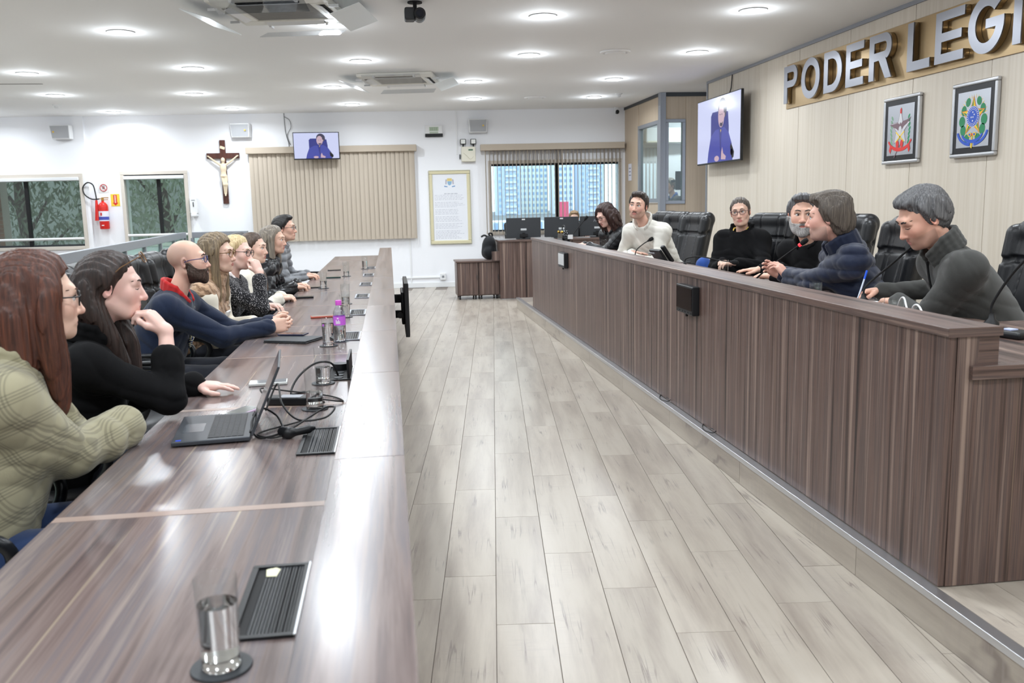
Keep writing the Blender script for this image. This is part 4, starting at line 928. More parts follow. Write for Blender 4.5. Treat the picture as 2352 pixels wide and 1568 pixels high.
sl = MB().box(.012, .028, .010, .024, .0171, .0174).build('sticker', mat('blue sticker', (40, 80, 210), .4), lp)
a = math.radians(24)
R3 = Matrix.Rotation(a, 3, 'Y')
def sb(b, x0, x1, y0, y1, z0, z1):
    c = Vector(((x0+x1)/2, (y0+y1)/2, (z0+z1)/2)); p = R3 @ c; b.cbox((.236+p.x, p.y, .016+p.z), (x1-x0, y1-y0, z1-z0), R3); return b
sb(MB(), 0, .007, 0, .36, .004, .238).build('screen_lid', M_lap, lp, bevel=.002)
sb(MB(), -.0008, .001, .008, .352, .016, .232).build('screen', mat('laptop screen', (30, 32, 38), .1), lp)
for y in (.05, .29): MB().lathe([(.008, 0), (.008, .03)], (.237, y, .014), 12, axis=1).build('hinge', M_blackm, lp, smooth=True)
t = thing('charger_brick', 'black laptop charger brick with coiled cord behind the laptop', 'charger', (-.40, 3.33, ZD), math.radians(-12))
MB().box(-.075, .075, -.03, .03, 0, .03).build('brick', M_black, t, bevel=.006); MB().box(-.03, .05, -.025, .025, .03, .0305).build('label', M_grey, t)
MB().box(.075, .125, -.012, .012, .01, .028).build('strain_relief', M_black, t, bevel=.004)
MB().tube(spline([(.12, 0, .018), (.2, .02, .005), (.12, .12, .004), (-.05, .14, .02), (-.12, .05, .05), (-.09, .0, .03)], 6), .003, 6).build('cord', M_rubber, t)
t = thing('power_cable', 'black power cable coiled on the desk with a plug by the ribbed lid', 'cable', (0, 0, ZD))
MB().tube(spline([(-.47, 3.22, .004), (-.43, 3.27, .09), (-.395, 3.10, .05), (-.33, 2.98, .02), (-.245, 2.99, .02), (-.215, 3.07, .035), (-.25, 3.10, .03), (-.30, 3.0, .02), (-.36, 2.86, .012), (-.44, 2.83, .004), (-.475, 2.93, .03), (-.46, 3.05, .05), (-.41, 3.03, .03), (-.38, 2.95, .01), (-.37, 2.88, .01), (-.36, 2.84, .012)], 7), .0035, 8).build('cord', M_rubber, t, smooth=True)
MB().tube(spline([(-.31, 3.06, .003), (-.35, 3.0, .004), (-.42, 2.93, .004), (-.45, 2.87, .004), (-.40, 2.81, .006), (-.36, 2.82, .010)], 6), .003, 8).build('cord', M_rubber, t, smooth=True)
soft('plug', (-.40, 2.74, -.002), (-.24, 2.90, .06), .003, lambda f: (f.cap((-.365, 2.835, .018), (-.345, 2.815, .018), .017, .019, .01), f.cap((-.345, 2.815, .016), (-.285, 2.835, .022), .012, .014, .01), f.cap((-.285, 2.835, .022), (-.27, 2.842, .023), .009, .008, .004)), M_black, t)
MB().tube(spline([(-.245, 3.80, .012), (-.27, 3.78, .07), (-.33, 3.70, .085), (-.39, 3.60, .05), (-.41, 3.50, .004), (-.36, 3.52, .004), (-.31, 3.44, .004), (-.27, 3.30, .006)], 7), .0045, 8).build('cord', M_rubber, thing('outlet_cable', 'black cable arching out of the open outlet box', 'cable', (0, 0, ZD)), smooth=True)
def phone(lab, x, y, rz, case, scr=(40, 44, 50), L_=.155, wd=.075, z=ZD, th=.009, name='smartphone'):
    t = thing(name, lab, 'phone', (x, y, z), rz)
    MB().box(-L_/2, L_/2, -wd/2, wd/2, 0, th).build('case', case, t, bevel=.003); MB().box(-L_/2+.005, L_/2-.005, -wd/2+.005, wd/2-.005, th-.0005, th+.0004).build('screen', mat('phone glass %d' % scr[0], scr, .08), t)
    return t
phone('smartphone in a pale clear case lying beyond the laptop lid', -.528, 3.745, math.radians(5), mat('clear case', (206, 208, 206), .25), (96, 100, 106), .155, .08, th=.012)
phone('smartphone with pink rim lying behind the laptop touchpad', -.555, 3.22, math.radians(62), mat('pink rim', (196, 170, 196), .35), (98, 102, 100), .15, .075)
phone('dark blue smartphone lying on the black folio near clasped hands', -.565, 5.09, math.radians(-18), mat('navy case', (30, 32, 58), .3), (86, 72, 70), .155, .078, z=ZD+.0155)
t = thing('tablet_folio', 'black folio case under the blue phone and clasped hands', 'folio', (-.55, 4.97, ZD), math.radians(-25))
MB().box(-.13, .13, -.10, .10, 0, .007).build('cover', M_black, t, bevel=.003); MB().box(-.128, .128, -.098, .098, .0075, .0150).build('tablet', M_dark, t, bevel=.003)
phone('red smartphone lying behind the pink capped bottle', -.47, 6.0, math.radians(10), mat('red phone case', (178, 84, 66), .4), (150, 140, 136), .15, .075, th=.012)
phone('black wallet phone with silver clasp by the cream sleeve', -.715, 7.37, math.radians(3), M_black, (30, 30, 32), .155, .08, th=.014)
phone('black phone near the hands of the quilted jacket', -.72, 8.30, math.radians(3), M_black, (36, 36, 40), .15, .075)
phone('dark green folded phone case farther along the desk', -.60, 9.40, math.radians(2), mat('green case', (28, 62, 60), .5), (30, 60, 58), .15, .075, th=.012)
phone('thin black phone farthest along the long desk', -.66, 10.54, math.radians(4), M_black, (34, 34, 36), .15, .075)
# screen hung on the outside of the desk
t = thing('hanging_monitor', 'black screen mounted on the aisle face of the long desk', 'monitor', (.006, 8.55, .47))
MB().box(.105, .145, 0, .9, -.26, .26).build('panel', M_black, t, bevel=.005); MB().box(.145, .147, .012, .888, -.245, .248).build('screen', mat('dark screen', (20, 17, 18), .08), t)
MB().box(.075, .105, .18, .72, -.16, .16).build('back_cover', M_black, t, bevel=.01); MB().box(.0, .08, .25, .32, .05, .13).build('mount_arm', M_blackm, t, bevel=.004)
MB().box(.0, .08, .25, .32, -.10, -.03).build('mount_arm', M_blackm, t, bevel=.004); MB().box(.0, .012, .15, .42, -.14, .16).build('wall_plate', M_blackm, t)
MB().cyl((.06, .12, -.06), .03, .05, 14, 1).build('cable_plug', M_rubber, t)
# ------------------------------------------------------------------ office chairs
def chair_proto():
    t = thing('office_chair', 'x', 'chair')                  # faces local +x, origin on floor under the seat centre
    def seat(f):
        f.ell((.0, 0, .46), (.27, .27, .075), k=.03); f.ell((.12, 0, .455), (.16, .24, .06), k=.06)
    soft('seat', (-.32, -.32, .36), (.34, .32, .58), .012, seat, M_lea, t)
    def back(f):
        for z in np.linspace(.50, 1.10, 30):
            x = -.21-.135*((z-.5)/.6)**1.1; wd = .225+.01*math.sin((z-.5)*5); f.cap((x, -wd+.05, z), (x, wd-.05, z), .052, .052, .02)
        f.cap((-.345, -.17, 1.115), (-.345, .17, 1.115), .07, .07, .02)
        for s in (-1, 1): f.cap((-.185, s*.215, .55), (-.29, s*.225, 1.10), .042, .05, .02)
        X, Y, Z = f.grid(); f.d = f.d+np.where((np.abs(Z-.985+.25*(X+.3)) < .018) & (X > -.33), .010, 0).astype(np.float32)
        for yy in (-.095, .095): f.d = f.d+(.006*np.exp(-((Y-yy)/.006)**2)*(X > -.34)).astype(np.float32)
    soft('backrest', (-.46, -.32, .42), (-.08, .32, 1.24), .009, back, M_lea, t)
    b = MB(); b.tube(spline([(-.19, 0, .62), (-.26, 0, .50), (-.16, 0, .41), (0, 0, .40)], 4), .025, 8); b.build('back_bracket', M_blackm, t)
    for s in (-1, 1):
        b = MB(); b.tube(spline([(-.24, s*.27, .62), (-.20, s*.30, .67), (-.05, s*.31, .685), (.12, s*.31, .68), (.20, s*.30, .655), (.21, s*.28, .58), (.13, s*.25, .47)], 6), .018, 10); b.build('armrest', mat('glossy black arm', (30, 32, 36), .28), t, smooth=True)
        MB().cbox((.03, s*.31, .702), (.24, .05, .018)).build('arm_pad', M_black, t, bevel=.007)
    MB().lathe([(.028, .12), (.028, .25), (.02, .25), (.02, .40)], n=16).build('gas_column', M_blackm, t, smooth=True)
    for k in range(5):
        a = k*2*math.pi/5+.3; c, s = math.cos(a), math.sin(a)
        b = MB(); b.tube([(0, 0, .12), (c*.15, s*.15, .11), (c*.29, s*.29, .075)], [.03, .024, .017], 8); l = b.build('leg', M_blackm, t, smooth=True)
        b = MB(); b.lathe([(.027, -.022), (.027, .022)], (c*.29, s*.29, .028), 14, axis=1); b.build('caster', M_black, l, smooth=True)
    return t
CH0 = chair_proto(); CHN = [0]
def chair(x, y, z, rz, lab, group=None):
    o = CH0 if CHN[0] == 0 else clone(CH0); CHN[0] += 1
    return place(o, (x, y, z), rz, lab, group)
D = math.radians
# ------------------------------------------------------------------ gooseneck microphones on the podium
ZP = .9075
def mic(lab, base, pts, r=.005, led=False, hr=.016, hl=.055, plate=True):
    t = thing('gooseneck_microphone', lab, 'microphone', (base[0], base[1], base[2]))
    rel = [(p[0]-base[0], p[1]-base[1], p[2]-base[2]) for p in pts]
    if plate: MB().lathe([(.0005, 0), (.03, 0), (.03, .012), (.014, .03), (.011, .05), (.0005, .05)], n=20, cap=False).build('base', M_black, t, smooth=50)
    sp = spline([(0, 0, .04 if plate else .0)]+rel, 8); MB().tube(sp, r, 8).build('gooseneck', M_blackm, t, smooth=True)
    e = Vector(rel[-1]); d = (Vector(sp[-1])-Vector(sp[-4])).normalized(); a = e-d*.004
    b = MB(); b.tube([tuple(a+d*x) for x in (0, .006, .02, hl*.7, hl*.95, hl)], [hr*.45, hr*.8, hr, hr, hr*.75, hr*.25], 14); b.build('foam_windshield', mat('foam', (18, 18, 20), .9, bump=.6, bscale=900), t, smooth=True)
    b = MB(); b.tube([tuple(a-d*.012), tuple(a+d*.004)], r*1.9, 12); b.build('light_ring', emis('red ring', (255, 40, 50), 3.0) if led else M_blackm, t, smooth=True)
    return t
# ------------------------------------------------------------------ people
def NV(v): v = np.array(v, float); return v/np.linalg.norm(v)
def skinmat():
    m = bpy.data.materials.new('skin'); m.use_nodes = True; nt = m.node_tree; b = nt.nodes['Principled BSDF']
    a = nt.nodes.new('ShaderNodeVertexColor'); a.layer_name = 'Col'; nt.links.new(a.outputs[0], b.inputs['Base Color']); b.inputs['Roughness'].default_value = .5
    b.inputs['Subsurface Weight'].default_value = .12; b.inputs['Subsurface Radius'].default_value = (.02, .008, .004); b.inputs['Subsurface Scale'].default_value = .5
    return m
M_skin = skinmat()
def hairmat(name, c0, c1, c2=None, sc_=55):
    if name in MATS: return MATS[name]
    return grain(name, [(.3, c0), (.5, tuple((a+b_)//2 for a, b_ in zip(c0, c1))), (.68, c1)]+([(.8, c2)] if c2 else []), 2, sc_*2.2, 6, .45, bump=.5, detail=5)
def cloth(name, rgb, rough=.85, bump=.15, bscale=300, sheen=.2):
    m = mat(name, rgb, rough, bump=bump, bscale=bscale); m.node_tree.nodes['Principled BSDF'].inputs['Sheen Weight'].default_value = sheen; m.node_tree.nodes['Principled BSDF'].inputs['Specular IOR Level'].default_value = .25; return m
def frame(yaw, pitch=0, roll=0):
    """columns: right, forward, up.  yaw: heading of forward in degrees, pitch>0 looks down, roll>0 tilts head to its right"""
    y, p, r = map(math.radians, (yaw, pitch, roll)); R = Matrix.Rotation(y-math.pi/2, 3, 'Z') @ Matrix.Rotation(-p, 3, 'X') @ Matrix.Rotation(r, 3, 'Y')
    return np.array(R)
M_eyew = mat('eye white', (232, 228, 226), .2); M_pup = mat('dark iris', (34, 24, 20), .1)
def head_parts(P, neck_local, res):
    """returns field of head+neck in head coordinates; P = options"""
    f = SF((-.115, -.15, -.30), (.115, .15, .145), res); fat = P.get('fat', 0)
    f.ell((0, -.018, .034), (.0755, .096, .084), k=.0); f.ell((0, .022, -.03), (.0625+fat*.6, .074, .088), k=.03); f.ell((0, .04, -.075), (.046+fat, .050, .040), k=.025)
    f.ell((0, .073, -.101), (.021+fat*.3, .018, .016), k=.022)
    for s in (-1, 1):
        f.ell((s*.036, .058, -.025), (.027+fat*.5, .026, .030), k=.022)               # cheeks
        f.cap((s*.052, -.005, -.055), (s*.035, .05, -.095), .016+fat*.5, .014+fat*.4, k=.03)  # jaw
        f.ell((s*.031, .101, .006), (.018, .016, .0125), k=.014, op='s')                # sockets
        f.ell((s*.0785, -.012, -.008), (.009, .019, .031), np.array(Matrix.Rotation(s*-.35, 3, 'Z') @ Matrix.Rotation(-.15, 3, 'X')), k=.006)   # ears
        f.ell((s*.084, -.007, -.006), (.006, .010, .018), k=.004, op='s')
        f.cap((s*.017, .0845, .0155), (s*.047, .073, .013), .0065, .0055, k=.008)          # upper lid / brow bone
        f.cap((s*.020, .0835, -.009), (s*.044, .074, -.007), .0045, .0045, k=.008)
    f.cap((-.036, .079, .030), (.036, .079, .030), .011, .011, k=.02)
    n = P.get('nose', .92)
    f.cap((0, .086, .014), (0, .086+.020*n, -.030), .0075, .0105, k=.012); f.ell((0, .098+.009*n, -.036), (.0125, .012, .0105), k=.008)
    for s in (-1, 1): f.ell((s*.013, .094, -.039), (.0085, .010, .008), k=.006)
    f.cap((-.020, .082, -.066), (.020, .082, -.066), .0085, .0085, k=.012)
    f.cap((-.015, .0905, -.0635), (.015, .0905, -.0635), .0050, .0050, k=.006); f.cap((-.014, .0885, -.0735), (.014, .0885, -.0735), .0060, .0060, k=.006)
    if P.get('mouth_open'): f.ell((0, .100, -.0685), (.014, .012, .0035), k=.003, op='s')
    else: f.ell((0, .1, -.0685), (.019, .010, .0012), k=.003, op='s')
    nb = np.array(neck_local); f.cap((0, -.024, -.055), nb, .046+fat*.6, .053+fat*.6, k=.03)
    return f
def face_colors(v, P, s):
    """v in head coordinates"""
    base = np.array(lin(P['skin'])[:3]); c = np.tile(base, (len(v), 1)).astype(np.float32)
    def blend(w, rgb): 
        nonlocal c
        w = np.clip(w, 0, 1)[:, None]; c = c*(1-w)+np.array(lin(rgb)[:3], np.float32)*w
    x, y, z = v[:, 0], v[:, 1], v[:, 2]
    r_, g_, b_ = P['skin']; rosy = (min(255, r_+6), max(0, g_-24), max(0, b_-20))
    for sgn in (-1, 1): blend(.45*np.exp(-(((x-sgn*.038)/.022)**2+((y-.075)/.03)**2+((z+.03)/.022)**2)), rosy)
    blend(.5*np.exp(-((x/.014)**2+((y-.108)/.02)**2+((z+.034)/.014)**2)), rosy)
    for sgn in (-1, 1): blend(.6*np.exp(-(((x-sgn*.082)/.015)**2+((z+.005)/.035)**2)), rosy)
    lip = P.get('lips', (186, 110, 104)); wl = (np.abs(x) < .0225-np.abs(z+.0685)*.9)*(np.abs(z+.0685) < .0125)*(y > .078); blend(wl*.8, lip)
    if P.get('stubble'):
        col, amt = P['stubble']; w = ((z < -.045-.35*np.maximum(0, .05-y)*0)*1.0)*(y > .0)*(z > -.125); w = w*np.clip((-.040-z)/.02+np.clip((.05-y)*8, 0, .6), 0, 1); blend(w*amt*(1-wl), col)
    if P.get('buzz'):
        col, amt = P['buzz']; w = np.clip((.035-y)*30, 0, 1)*np.clip((.098-z-y*.35)*30, 0, 1)*np.clip((z+.05)*30, 0, 1); blend(w*amt, col)
    return c
def hair_field(P, f0, res, neck_local):
    """hair as an offset shell of the head, cut at the hairline, plus locks"""
    st = P['hair']; f = SF((-.19, -.22, -.42 if st.get('len', 0) > .2 else -.25), (.19, .16, .19), res)
    vol = st.get('vol', .012)
    f.ell((0, -.018, .034), (.0755, .096, .084), k=0); f.ell((0, -.03, -.02), (.064, .078, .085), k=.03)
    X, Y, Z = f.grid()
    cut = st.get('line', [(-.13, -.09), (-.04, -.075), (.005, -.025), (.025, .015), (.045, .058), (.065, .085), (.12, .125)])
    yy = np.array([a for a, _ in cut]); zz = np.array([b_ for _, b_ in cut]); zc = np.interp(f.ax[1], yy, zz).astype(np.float32)[None, :, None]
    f.d = f.d-.0016-vol*np.clip((Z-zc)/.06, 0, 1)**1.2
    for (c, r) in st.get('blobs', []): f.ell(c, r, k=st.get('bk', .02))
    f.d = np.maximum(np.maximum(f.d, (zc-Z)*.8), Y-st.get('ymax', .080)).astype(np.float32)
    for (pts, rs) in st.get('locks', []): f.chain(spline(pts, 5), list(np.interp(np.linspace(0, 1, (len(pts)-1)*5+1), np.linspace(0, 1, len(rs)), rs)), k=.018)
    am = st.get('wave', .0022); fr = st.get('freq', 34)
    ang = np.arctan2(X, Y+.25)*1.0
    f.d = f.d+(am*np.sin(ang*fr*3+np.sin(Z*23)*1.2)+am*.8*np.sin(X*190+Z*st.get('zf', 12)+np.sin(Y*40))).astype(np.float32)
    # keep the face free
    fx = st.get('face', (.062, .12, .105, .056)); 
    if fx: f.ell((0, .125, -.045), (fx[0], fx[1]*.62, fx[2]), k=.01, op='s')
    return f
def hand_mesh(side, wrist, dirv, palm, elbow, pose, res, sc_=1.0, skin=None):
    """side +1 right hand, -1 left.  dirv fingers direction, palm normal direction (out of palm)"""
    Fy = NV(dirv); Pz = np.array(palm, float); Pz = NV(Pz-Fy*Pz.dot(Fy)); U = -Pz; Rx = np.cross(Fy, U); R = np.stack([Rx, Fy, U], 1)   # local x right, y fingers, z back of hand
    th = -side    # thumb side in local x (right hand palm down: thumb on the left)
    el = R.T @ (np.array(elbow)-np.array(wrist))/sc_; el = el/np.linalg.norm(el)
    f = SF((-.13, -.13, -.12), (.13, .21, .10), res)
    cu = pose.get('curl', (25, 30, 20)); cu = cu if isinstance(cu[0], (tuple, list)) else [cu]*4; spr = pose.get('spread', 4)
    f.ell((0, .045, 0), (.039, .052, .0155), k=0); f.cap((th*.022, .02, -.004), (th*.030, .082, -.002), .013, .0125, k=.015); f.cap((-th*.022, .02, -.004), (-th*.026, .075, -.002), .013, .011, k=.015)
    f.cap((0, 0, 0), el*.12, .0235, .031, k=.02); f.cap((-.012, 0, 0), (.012, 0, 0), .0175, .0175, k=.02)
    B = [(th*.029, .084, .001, .070, 1.5), (th*.0105, .090, .003, .079, .4), (-th*.0085, .086, .002, .072, -.5), (-th*.026, .077, -.001, .056, -1.6)]
    for i, (bx, by, bz, L_, sp) in enumerate(B):
        a = 0; p = np.array([bx, by, bz]); sx = math.sin(math.radians(spr*sp))*th; r = .0088 if i < 3 else .0076
        for s_, (ln, c) in enumerate(zip((.46, .30, .24), cu[i])):
            a += math.radians(c); d = np.array([sx*math.cos(a), math.cos(a)*math.sqrt(1-sx*sx), -math.sin(a)]); q = p+d*L_*ln; f.cap(p, q, r, r-.0008, k=.005); p = q; r -= .0009
    tp = pose.get('thumb', [(.026, .022, -.006), (.052, .050, -.014), (.060, .080, -.020), (.058, .102, -.022)])
    for (a, b_), (r0, r1) in zip(zip(tp[:-1], tp[1:]), ((.0145, .0115), (.0110, .0098), (.0098, .0085))): f.cap((th*a[0], a[1], a[2]), (th*b_[0], b_[1], b_[2]), r0, r1, k=.008)
    v, q = f.mesh(); return (np.array(wrist)+sc_*(v @ R.T), q)
def ik(sh, wr, la, lb, pole):
    sh, wr = np.array(sh, float), np.array(wr, float); d = wr-sh; L_ = np.linalg.norm(d); n = d/L_
    if L_ > (la+lb)*.995: la *= L_/(la+lb)*1.006; lb *= L_/(la+lb)*1.012; 
    a = (la*la-lb*lb+L_*L_)/(2*L_); h = math.sqrt(max(la*la-a*a, 1e-5)); p = np.array(pole, float); p = p-n*p.dot(n); p /= np.linalg.norm(p); return sh+n*a+p*h
def glasses(t, HM, Hc, hs, mt, lens=None, rw=.024, rh=.019, name='eyeglasses', off=(0, 0, 0), tilt=0):
    b = MB(); g = lambda x, y, z: tuple(np.array(Hc)+hs*(HM @ (np.array([x, y*math.cos(tilt)-z*math.sin(tilt), y*math.sin(tilt)+z*math.cos(tilt)])+np.array(off))))
    for s in (-1, 1):
        ring = []
        for k in range(20):
            a = 2*math.pi*k/20; ca, sa = math.cos(a), math.sin(a); ring.append(g(s*.033+rw*math.copysign(abs(ca)**.8, ca), .103-abs(s*.033+rw*ca)*.12, .004+rh*math.copysign(abs(sa)**.8, sa)))
        b.tube(ring, .0021*hs, 6, closed=True)
        b.tube([g(s*(.033+rw), .098, .010), g(s*.076, .085, .010), g(s*.083, .02, .006), g(s*.082, -.01, -.002)], .0021*hs, 6)
    b.tube([g(-.010, .103, .008), g(0, .106, .011), g(.010, .103, .008)], .0020*hs, 6)
    o = b.build(name, mt, t, smooth=True)
    if lens:
        for s in (-1, 1):
            q = MB(); q.poly([g(s*.033+rw*math.cos(2*math.pi*k/16), .102-abs(s*.033)*.12, .004+rh*math.sin(2*math.pi*k/16)) for k in range(16)]); q.build('lens', lens, o)
LENS = pane_mat('spectacle lens', (246, 247, 248), .04)
def person(label, head, hy, hp=0, hr=0, body=0, neck=None, hip=None, hs=1.0, sw=.185, P=None, arms=None, top=None, legs=None, res=.0035, cres=.008, group=None, bust=0, fat=0, chest=1.0, collar=None, floorz=0, cuff=1.0, topname='jacket', wrinkle=.004, seat=None, quilt=0, shl=.0):
    """body: heading of torso in degrees"""
    B3 = frame(body); right, fwd = B3[:, 0], B3[:, 1]; HM = frame(hy, hp, hr); Hc = np.array(head, float)
    if neck is None: neck = Hc-fwd*.055+np.array([0, 0, -.182])
    neck = np.array(neck, float)
    if hip is None: hip = np.array([neck[0], neck[1], 0])-fwd*.10; hip = np.array([hip[0], hip[1], floorz+.58])
    hip = np.array(hip, float); base = np.array([hip[0], hip[1], floorz])
    t = thing('person', label, 'person', tuple(base), 0, group)
    loc = lambda p: np.array(p)-base
    Hc, neck, hip = loc(Hc), loc(neck), loc(hip)
    spine = NV(neck-hip); sf = NV(fwd-spine*fwd.dot(spine)); SR = np.stack([right, sf, spine], 1); L_ = np.linalg.norm(neck-hip)
    skin = P['skin']; parts = []; cols = []
    # head
    nl = HM.T @ (neck-Hc)/hs; f0 = head_parts(P, nl, res/hs); v, q = f0.mesh(); cols.append(face_colors(v, P, 1)); parts.append((Hc+hs*(v @ HM.T), q))
    # arms
    sh = {}; A = {}
    for s, nm3 in ((1, 'R'), (-1, 'L')):
        a = arms[nm3]; S = neck+right*s*sw-spine*(.062+shl)+sf*.012; W = loc(a['wrist']); E = ik(S, W, a.get('la', .285), a.get('lb', .255), np.array(a.get('pole', (0, 0, -1)))+right*s*a.get('out', .35)); A[nm3] = (S, E, W)
        hv, hq = hand_mesh(s, W, a['dir'], a['palm'], E, a.get('pose', {}), a.get('res', min(res, .0032)), a.get('hs', 1.0)); parts.append((hv, hq)); cc = np.tile(np.array(lin(a.get('col', skin))[:3], np.float32), (len(hv), 1)); cols.append(cc)
    # hidden torso core so the body is one figure
    f = SF(np.minimum(hip, neck)-.32, np.maximum(hip, neck)+.32, .018)
    f.cap(hip, hip+spine*L_*.6, .11, .10, .05); f.cap(hip+spine*L_*.6, neck, .10, .05, .05)
    for nm3 in 'RL': S, E, W = A[nm3]; f.cap(neck-spine*.05, S, .045, .04, .03); f.cap(S, E, .036, .030, .02); f.cap(E, W, .030, .022, .02)
    v, q = f.mesh(); parts.append((v, q)); cols.append(np.tile(np.array(lin(skin)[:3], np.float32), (len(v), 1)))
    bodyo = quick_mesh('body', parts, M_skin, t, np.concatenate(cols))
    # eyes, brows
    W2 = lambda p: tuple(Hc+hs*(HM @ np.array(p)))
    def sy(x, z):          # skin depth in front of (x, z)
        ix = int(round((x-f0.lo[0])/f0.h)); iz = int(round((z-f0.lo[2])/f0.h)); col = f0.d[ix, :, iz]; k = np.nonzero(col < 0)[0]
        return float(f0.lo[1]+f0.h*k[-1]+f0.h*.6) if len(k) else .08
    bt = P.get('brow_t', .0032); bm_ = mat('brow %d %d %d' % P['brow'], P['brow'], .8); lash = mat('lash', (40, 30, 28), .8); cl = P.get('closed'); gz = P.get('gaze', (0, 0))
    for s in (-1, 1):
        if not cl:
            e_ = MB().sph(W2((s*.031, .0765, .0035)), .0125*hs, 14, 10).build('eyeball', M_eyew, t, smooth=True)
            MB().sph(W2((s*.031+gz[0]*.006, .0842, .0035+gz[1]*.004)), .0060*hs, 10, 6).build('iris', M_pup, e_, smooth=True)
        zl = [.0095, .0125, .0085] if not cl else [.0, -.004, -.001]
        b = MB(); b.tube([W2((s*x, max(sy(s*x, z), .0885 if abs(x) < .045 and not cl else 0)+.0005, z)) for x, z in zip((.017, .031, .046), zl)], [.0010*hs, .0017*hs, .0010*hs], 5); b.build('eyelash', lash, t)
        b = MB(); b.tube([W2((s*x, sy(s*x, z)+.0005, z)) for x, z in ((.012, .0265), (.020, .030), (.032, .0325), (.042, .0310), (.051, .0265))], [bt*.7*hs, bt*hs, bt*hs, bt*.8*hs, bt*.35*hs], 6); b.build('eyebrow', bm_, t, smooth=True)
    # hair
    if P.get('hair'):
        hf = hair_field(P, f0, P.get('hres', res*1.25)/hs, nl); v, q = hf.mesh(); quick_mesh('hair', [(Hc+hs*(v @ HM.T), q)], P['hairm'], t)
    if P.get('beard'):
        bd = P['beard']; f = head_parts(P, nl, res*1.2/hs); g0 = f.d-bd.get('t', .006); X, Y, Z = f.grid()
        reg = np.maximum(np.maximum(Z-np.interp(f.ax[1], [-.02, .02, .045, .07, .12], [.0, -.012, -.040, -.050, -.050]).astype(np.float32)[None, :, None], -.128-Z), -.004-Y+0*X+0*Z)
        f.d = np.maximum(g0, reg).astype(np.float32); f.ell((0, .105, -.0690), (.0215, .025, .0075), k=.003, op='s')
        if bd.get('chin'): f.ell((0, .075, -.118), bd['chin'], k=.02)
        f.d = f.d+(.0012*np.sin(X*420+Z*60)*np.sin(Z*380+Y*160)).astype(np.float32); v, q = f.mesh(); quick_mesh('beard', [(Hc+hs*(v @ HM.T), q)], bd['m'], t)
    if P.get('moustache'):
        b = MB(); b.tube([W2((x, sy(x, z)-.0003, z)) for x, z in ((-.025, -.066), (-.018, -.0585), (-.009, -.0545), (0, -.0535), (.009, -.0545), (.018, -.0585), (.025, -.066))], [.0012*hs, .0032*hs, .0036*hs, .0028*hs, .0036*hs, .0032*hs, .0012*hs], 8); b.build('moustache', P['moustache'], t, smooth=True)
    if P.get('glasses'): glasses(t, HM, Hc, hs, P['glasses'], LENS, *P.get('gdim', (.024, .019)))
    # top garment
    allp = [hip, neck]+[p for k in A.values() for p in k]; lo = np.min(allp, 0)-.24; hi = np.max(allp, 0)+.16
    f = SF(lo, hi, cres); c_ = hip+spine*L_*.66; g = chest
    f.ell(hip+spine*.02, (.185*g+fat, .145+fat, .15), SR, k=.0); f.ell(hip+spine*L_*.35+sf*(.01+fat*.5), (.165*g+fat, .125+fat*1.4, .19), SR, k=.08); f.ell(c_, (.172*g+fat*.5, .118+fat*.6, .20), SR, k=.08)
    if bust:
        for s in (-1, 1): f.ell(hip+spine*L_*.62+sf*.085+right*s*.078, (.075*bust, .062*bust, .072*bust), SR, k=.05)
    for s, nm3 in ((1, 'R'), (-1, 'L')):
        S, E, W = A[nm3]; up_ = arms[nm3].get('sleeve', 1.0); ar = arms[nm3].get('thick', 1.0)
        f.cap(neck-spine*.045, S, .062, .064*ar, k=.07); f.cap(S, E, .063*ar, .053*ar, k=.07)
        Wc = E+(W-E)*max(.05, (np.linalg.norm(W-E)-.02)/np.linalg.norm(W-E))*up_; f.cap(E, Wc, .050*ar, .037*ar*cuff, k=.02)
        cd_ = NV(W-E); f.cap(Wc-cd_*.028, Wc, .041*ar*cuff, .041*ar*cuff, k=.01)
    if top.get('extra'): top['extra'](f, dict(neck=neck, hip=hip, spine=spine, right=right, fwd=sf, SR=SR, A=A, c=c_, L=L_))
    X, Y, Z = f.grid(); wv = wrinkle
    if wv:
        f.d = f.d+(-wv*1.5*(np.abs(np.sin(X*22+Z*36+1.8*np.sin(Y*17)+1.2*np.sin(Z*23)))**.55+.7*np.abs(np.sin(Y*31-Z*27+1.8*np.sin(X*23)))**.55-1.1)).astype(np.float32)
    if quilt: f.d = f.d+(-.015*np.abs(np.sin((Z*.9+X*.12*0)*math.pi/quilt))**.7).astype(np.float32)+.008
    # open neck
    hd = NV(Hc-neck); f.cap(neck+hd*.018-sf*.004, neck+hd*.14, top.get('nr', .060), .10, k=.012, op='s')
    v, q = f.mesh(); to = quick_mesh(topname, [(v, q)], top['m'], t)
    if collar:
        b = SF(neck-.16, neck+.18, min(cres, .007)); n_ = 18; ring = []
        cr, chh, ct, dip = collar['r'], collar['h'], collar.get('t', .008), collar.get('dip', .03)
        for k in range(n_+1):
            a = 2*math.pi*k/n_
            if collar.get('open') and abs((a/math.pi % 2)-.5) < collar['open']: ring.append(None); continue
            o_ = right*math.cos(a)*cr+sf*math.sin(a)*cr*1.08; ring.append(neck+o_+hd*(.012-dip*max(0, math.sin(a))))
        for p0, p1 in zip(ring[:-1], ring[1:]):
            if p0 is None or p1 is None: continue
            for j in range(collar.get('n', 3)):
                z = chh*j/max(1, collar.get('n', 3)-1); oo = collar.get('flare', 0)*z
                b.cap(p0+hd*z+NV(p0-neck)*oo, p1+hd*z+NV(p1-neck)*oo, ct, ct, k=.012)
        v, q = b.mesh()
        if len(v): quick_mesh('collar', [(v, q)], collar['m'], t)
    # legs
    lm = legs or cloth('dark trousers', (34, 36, 44)); kl = seat or {}
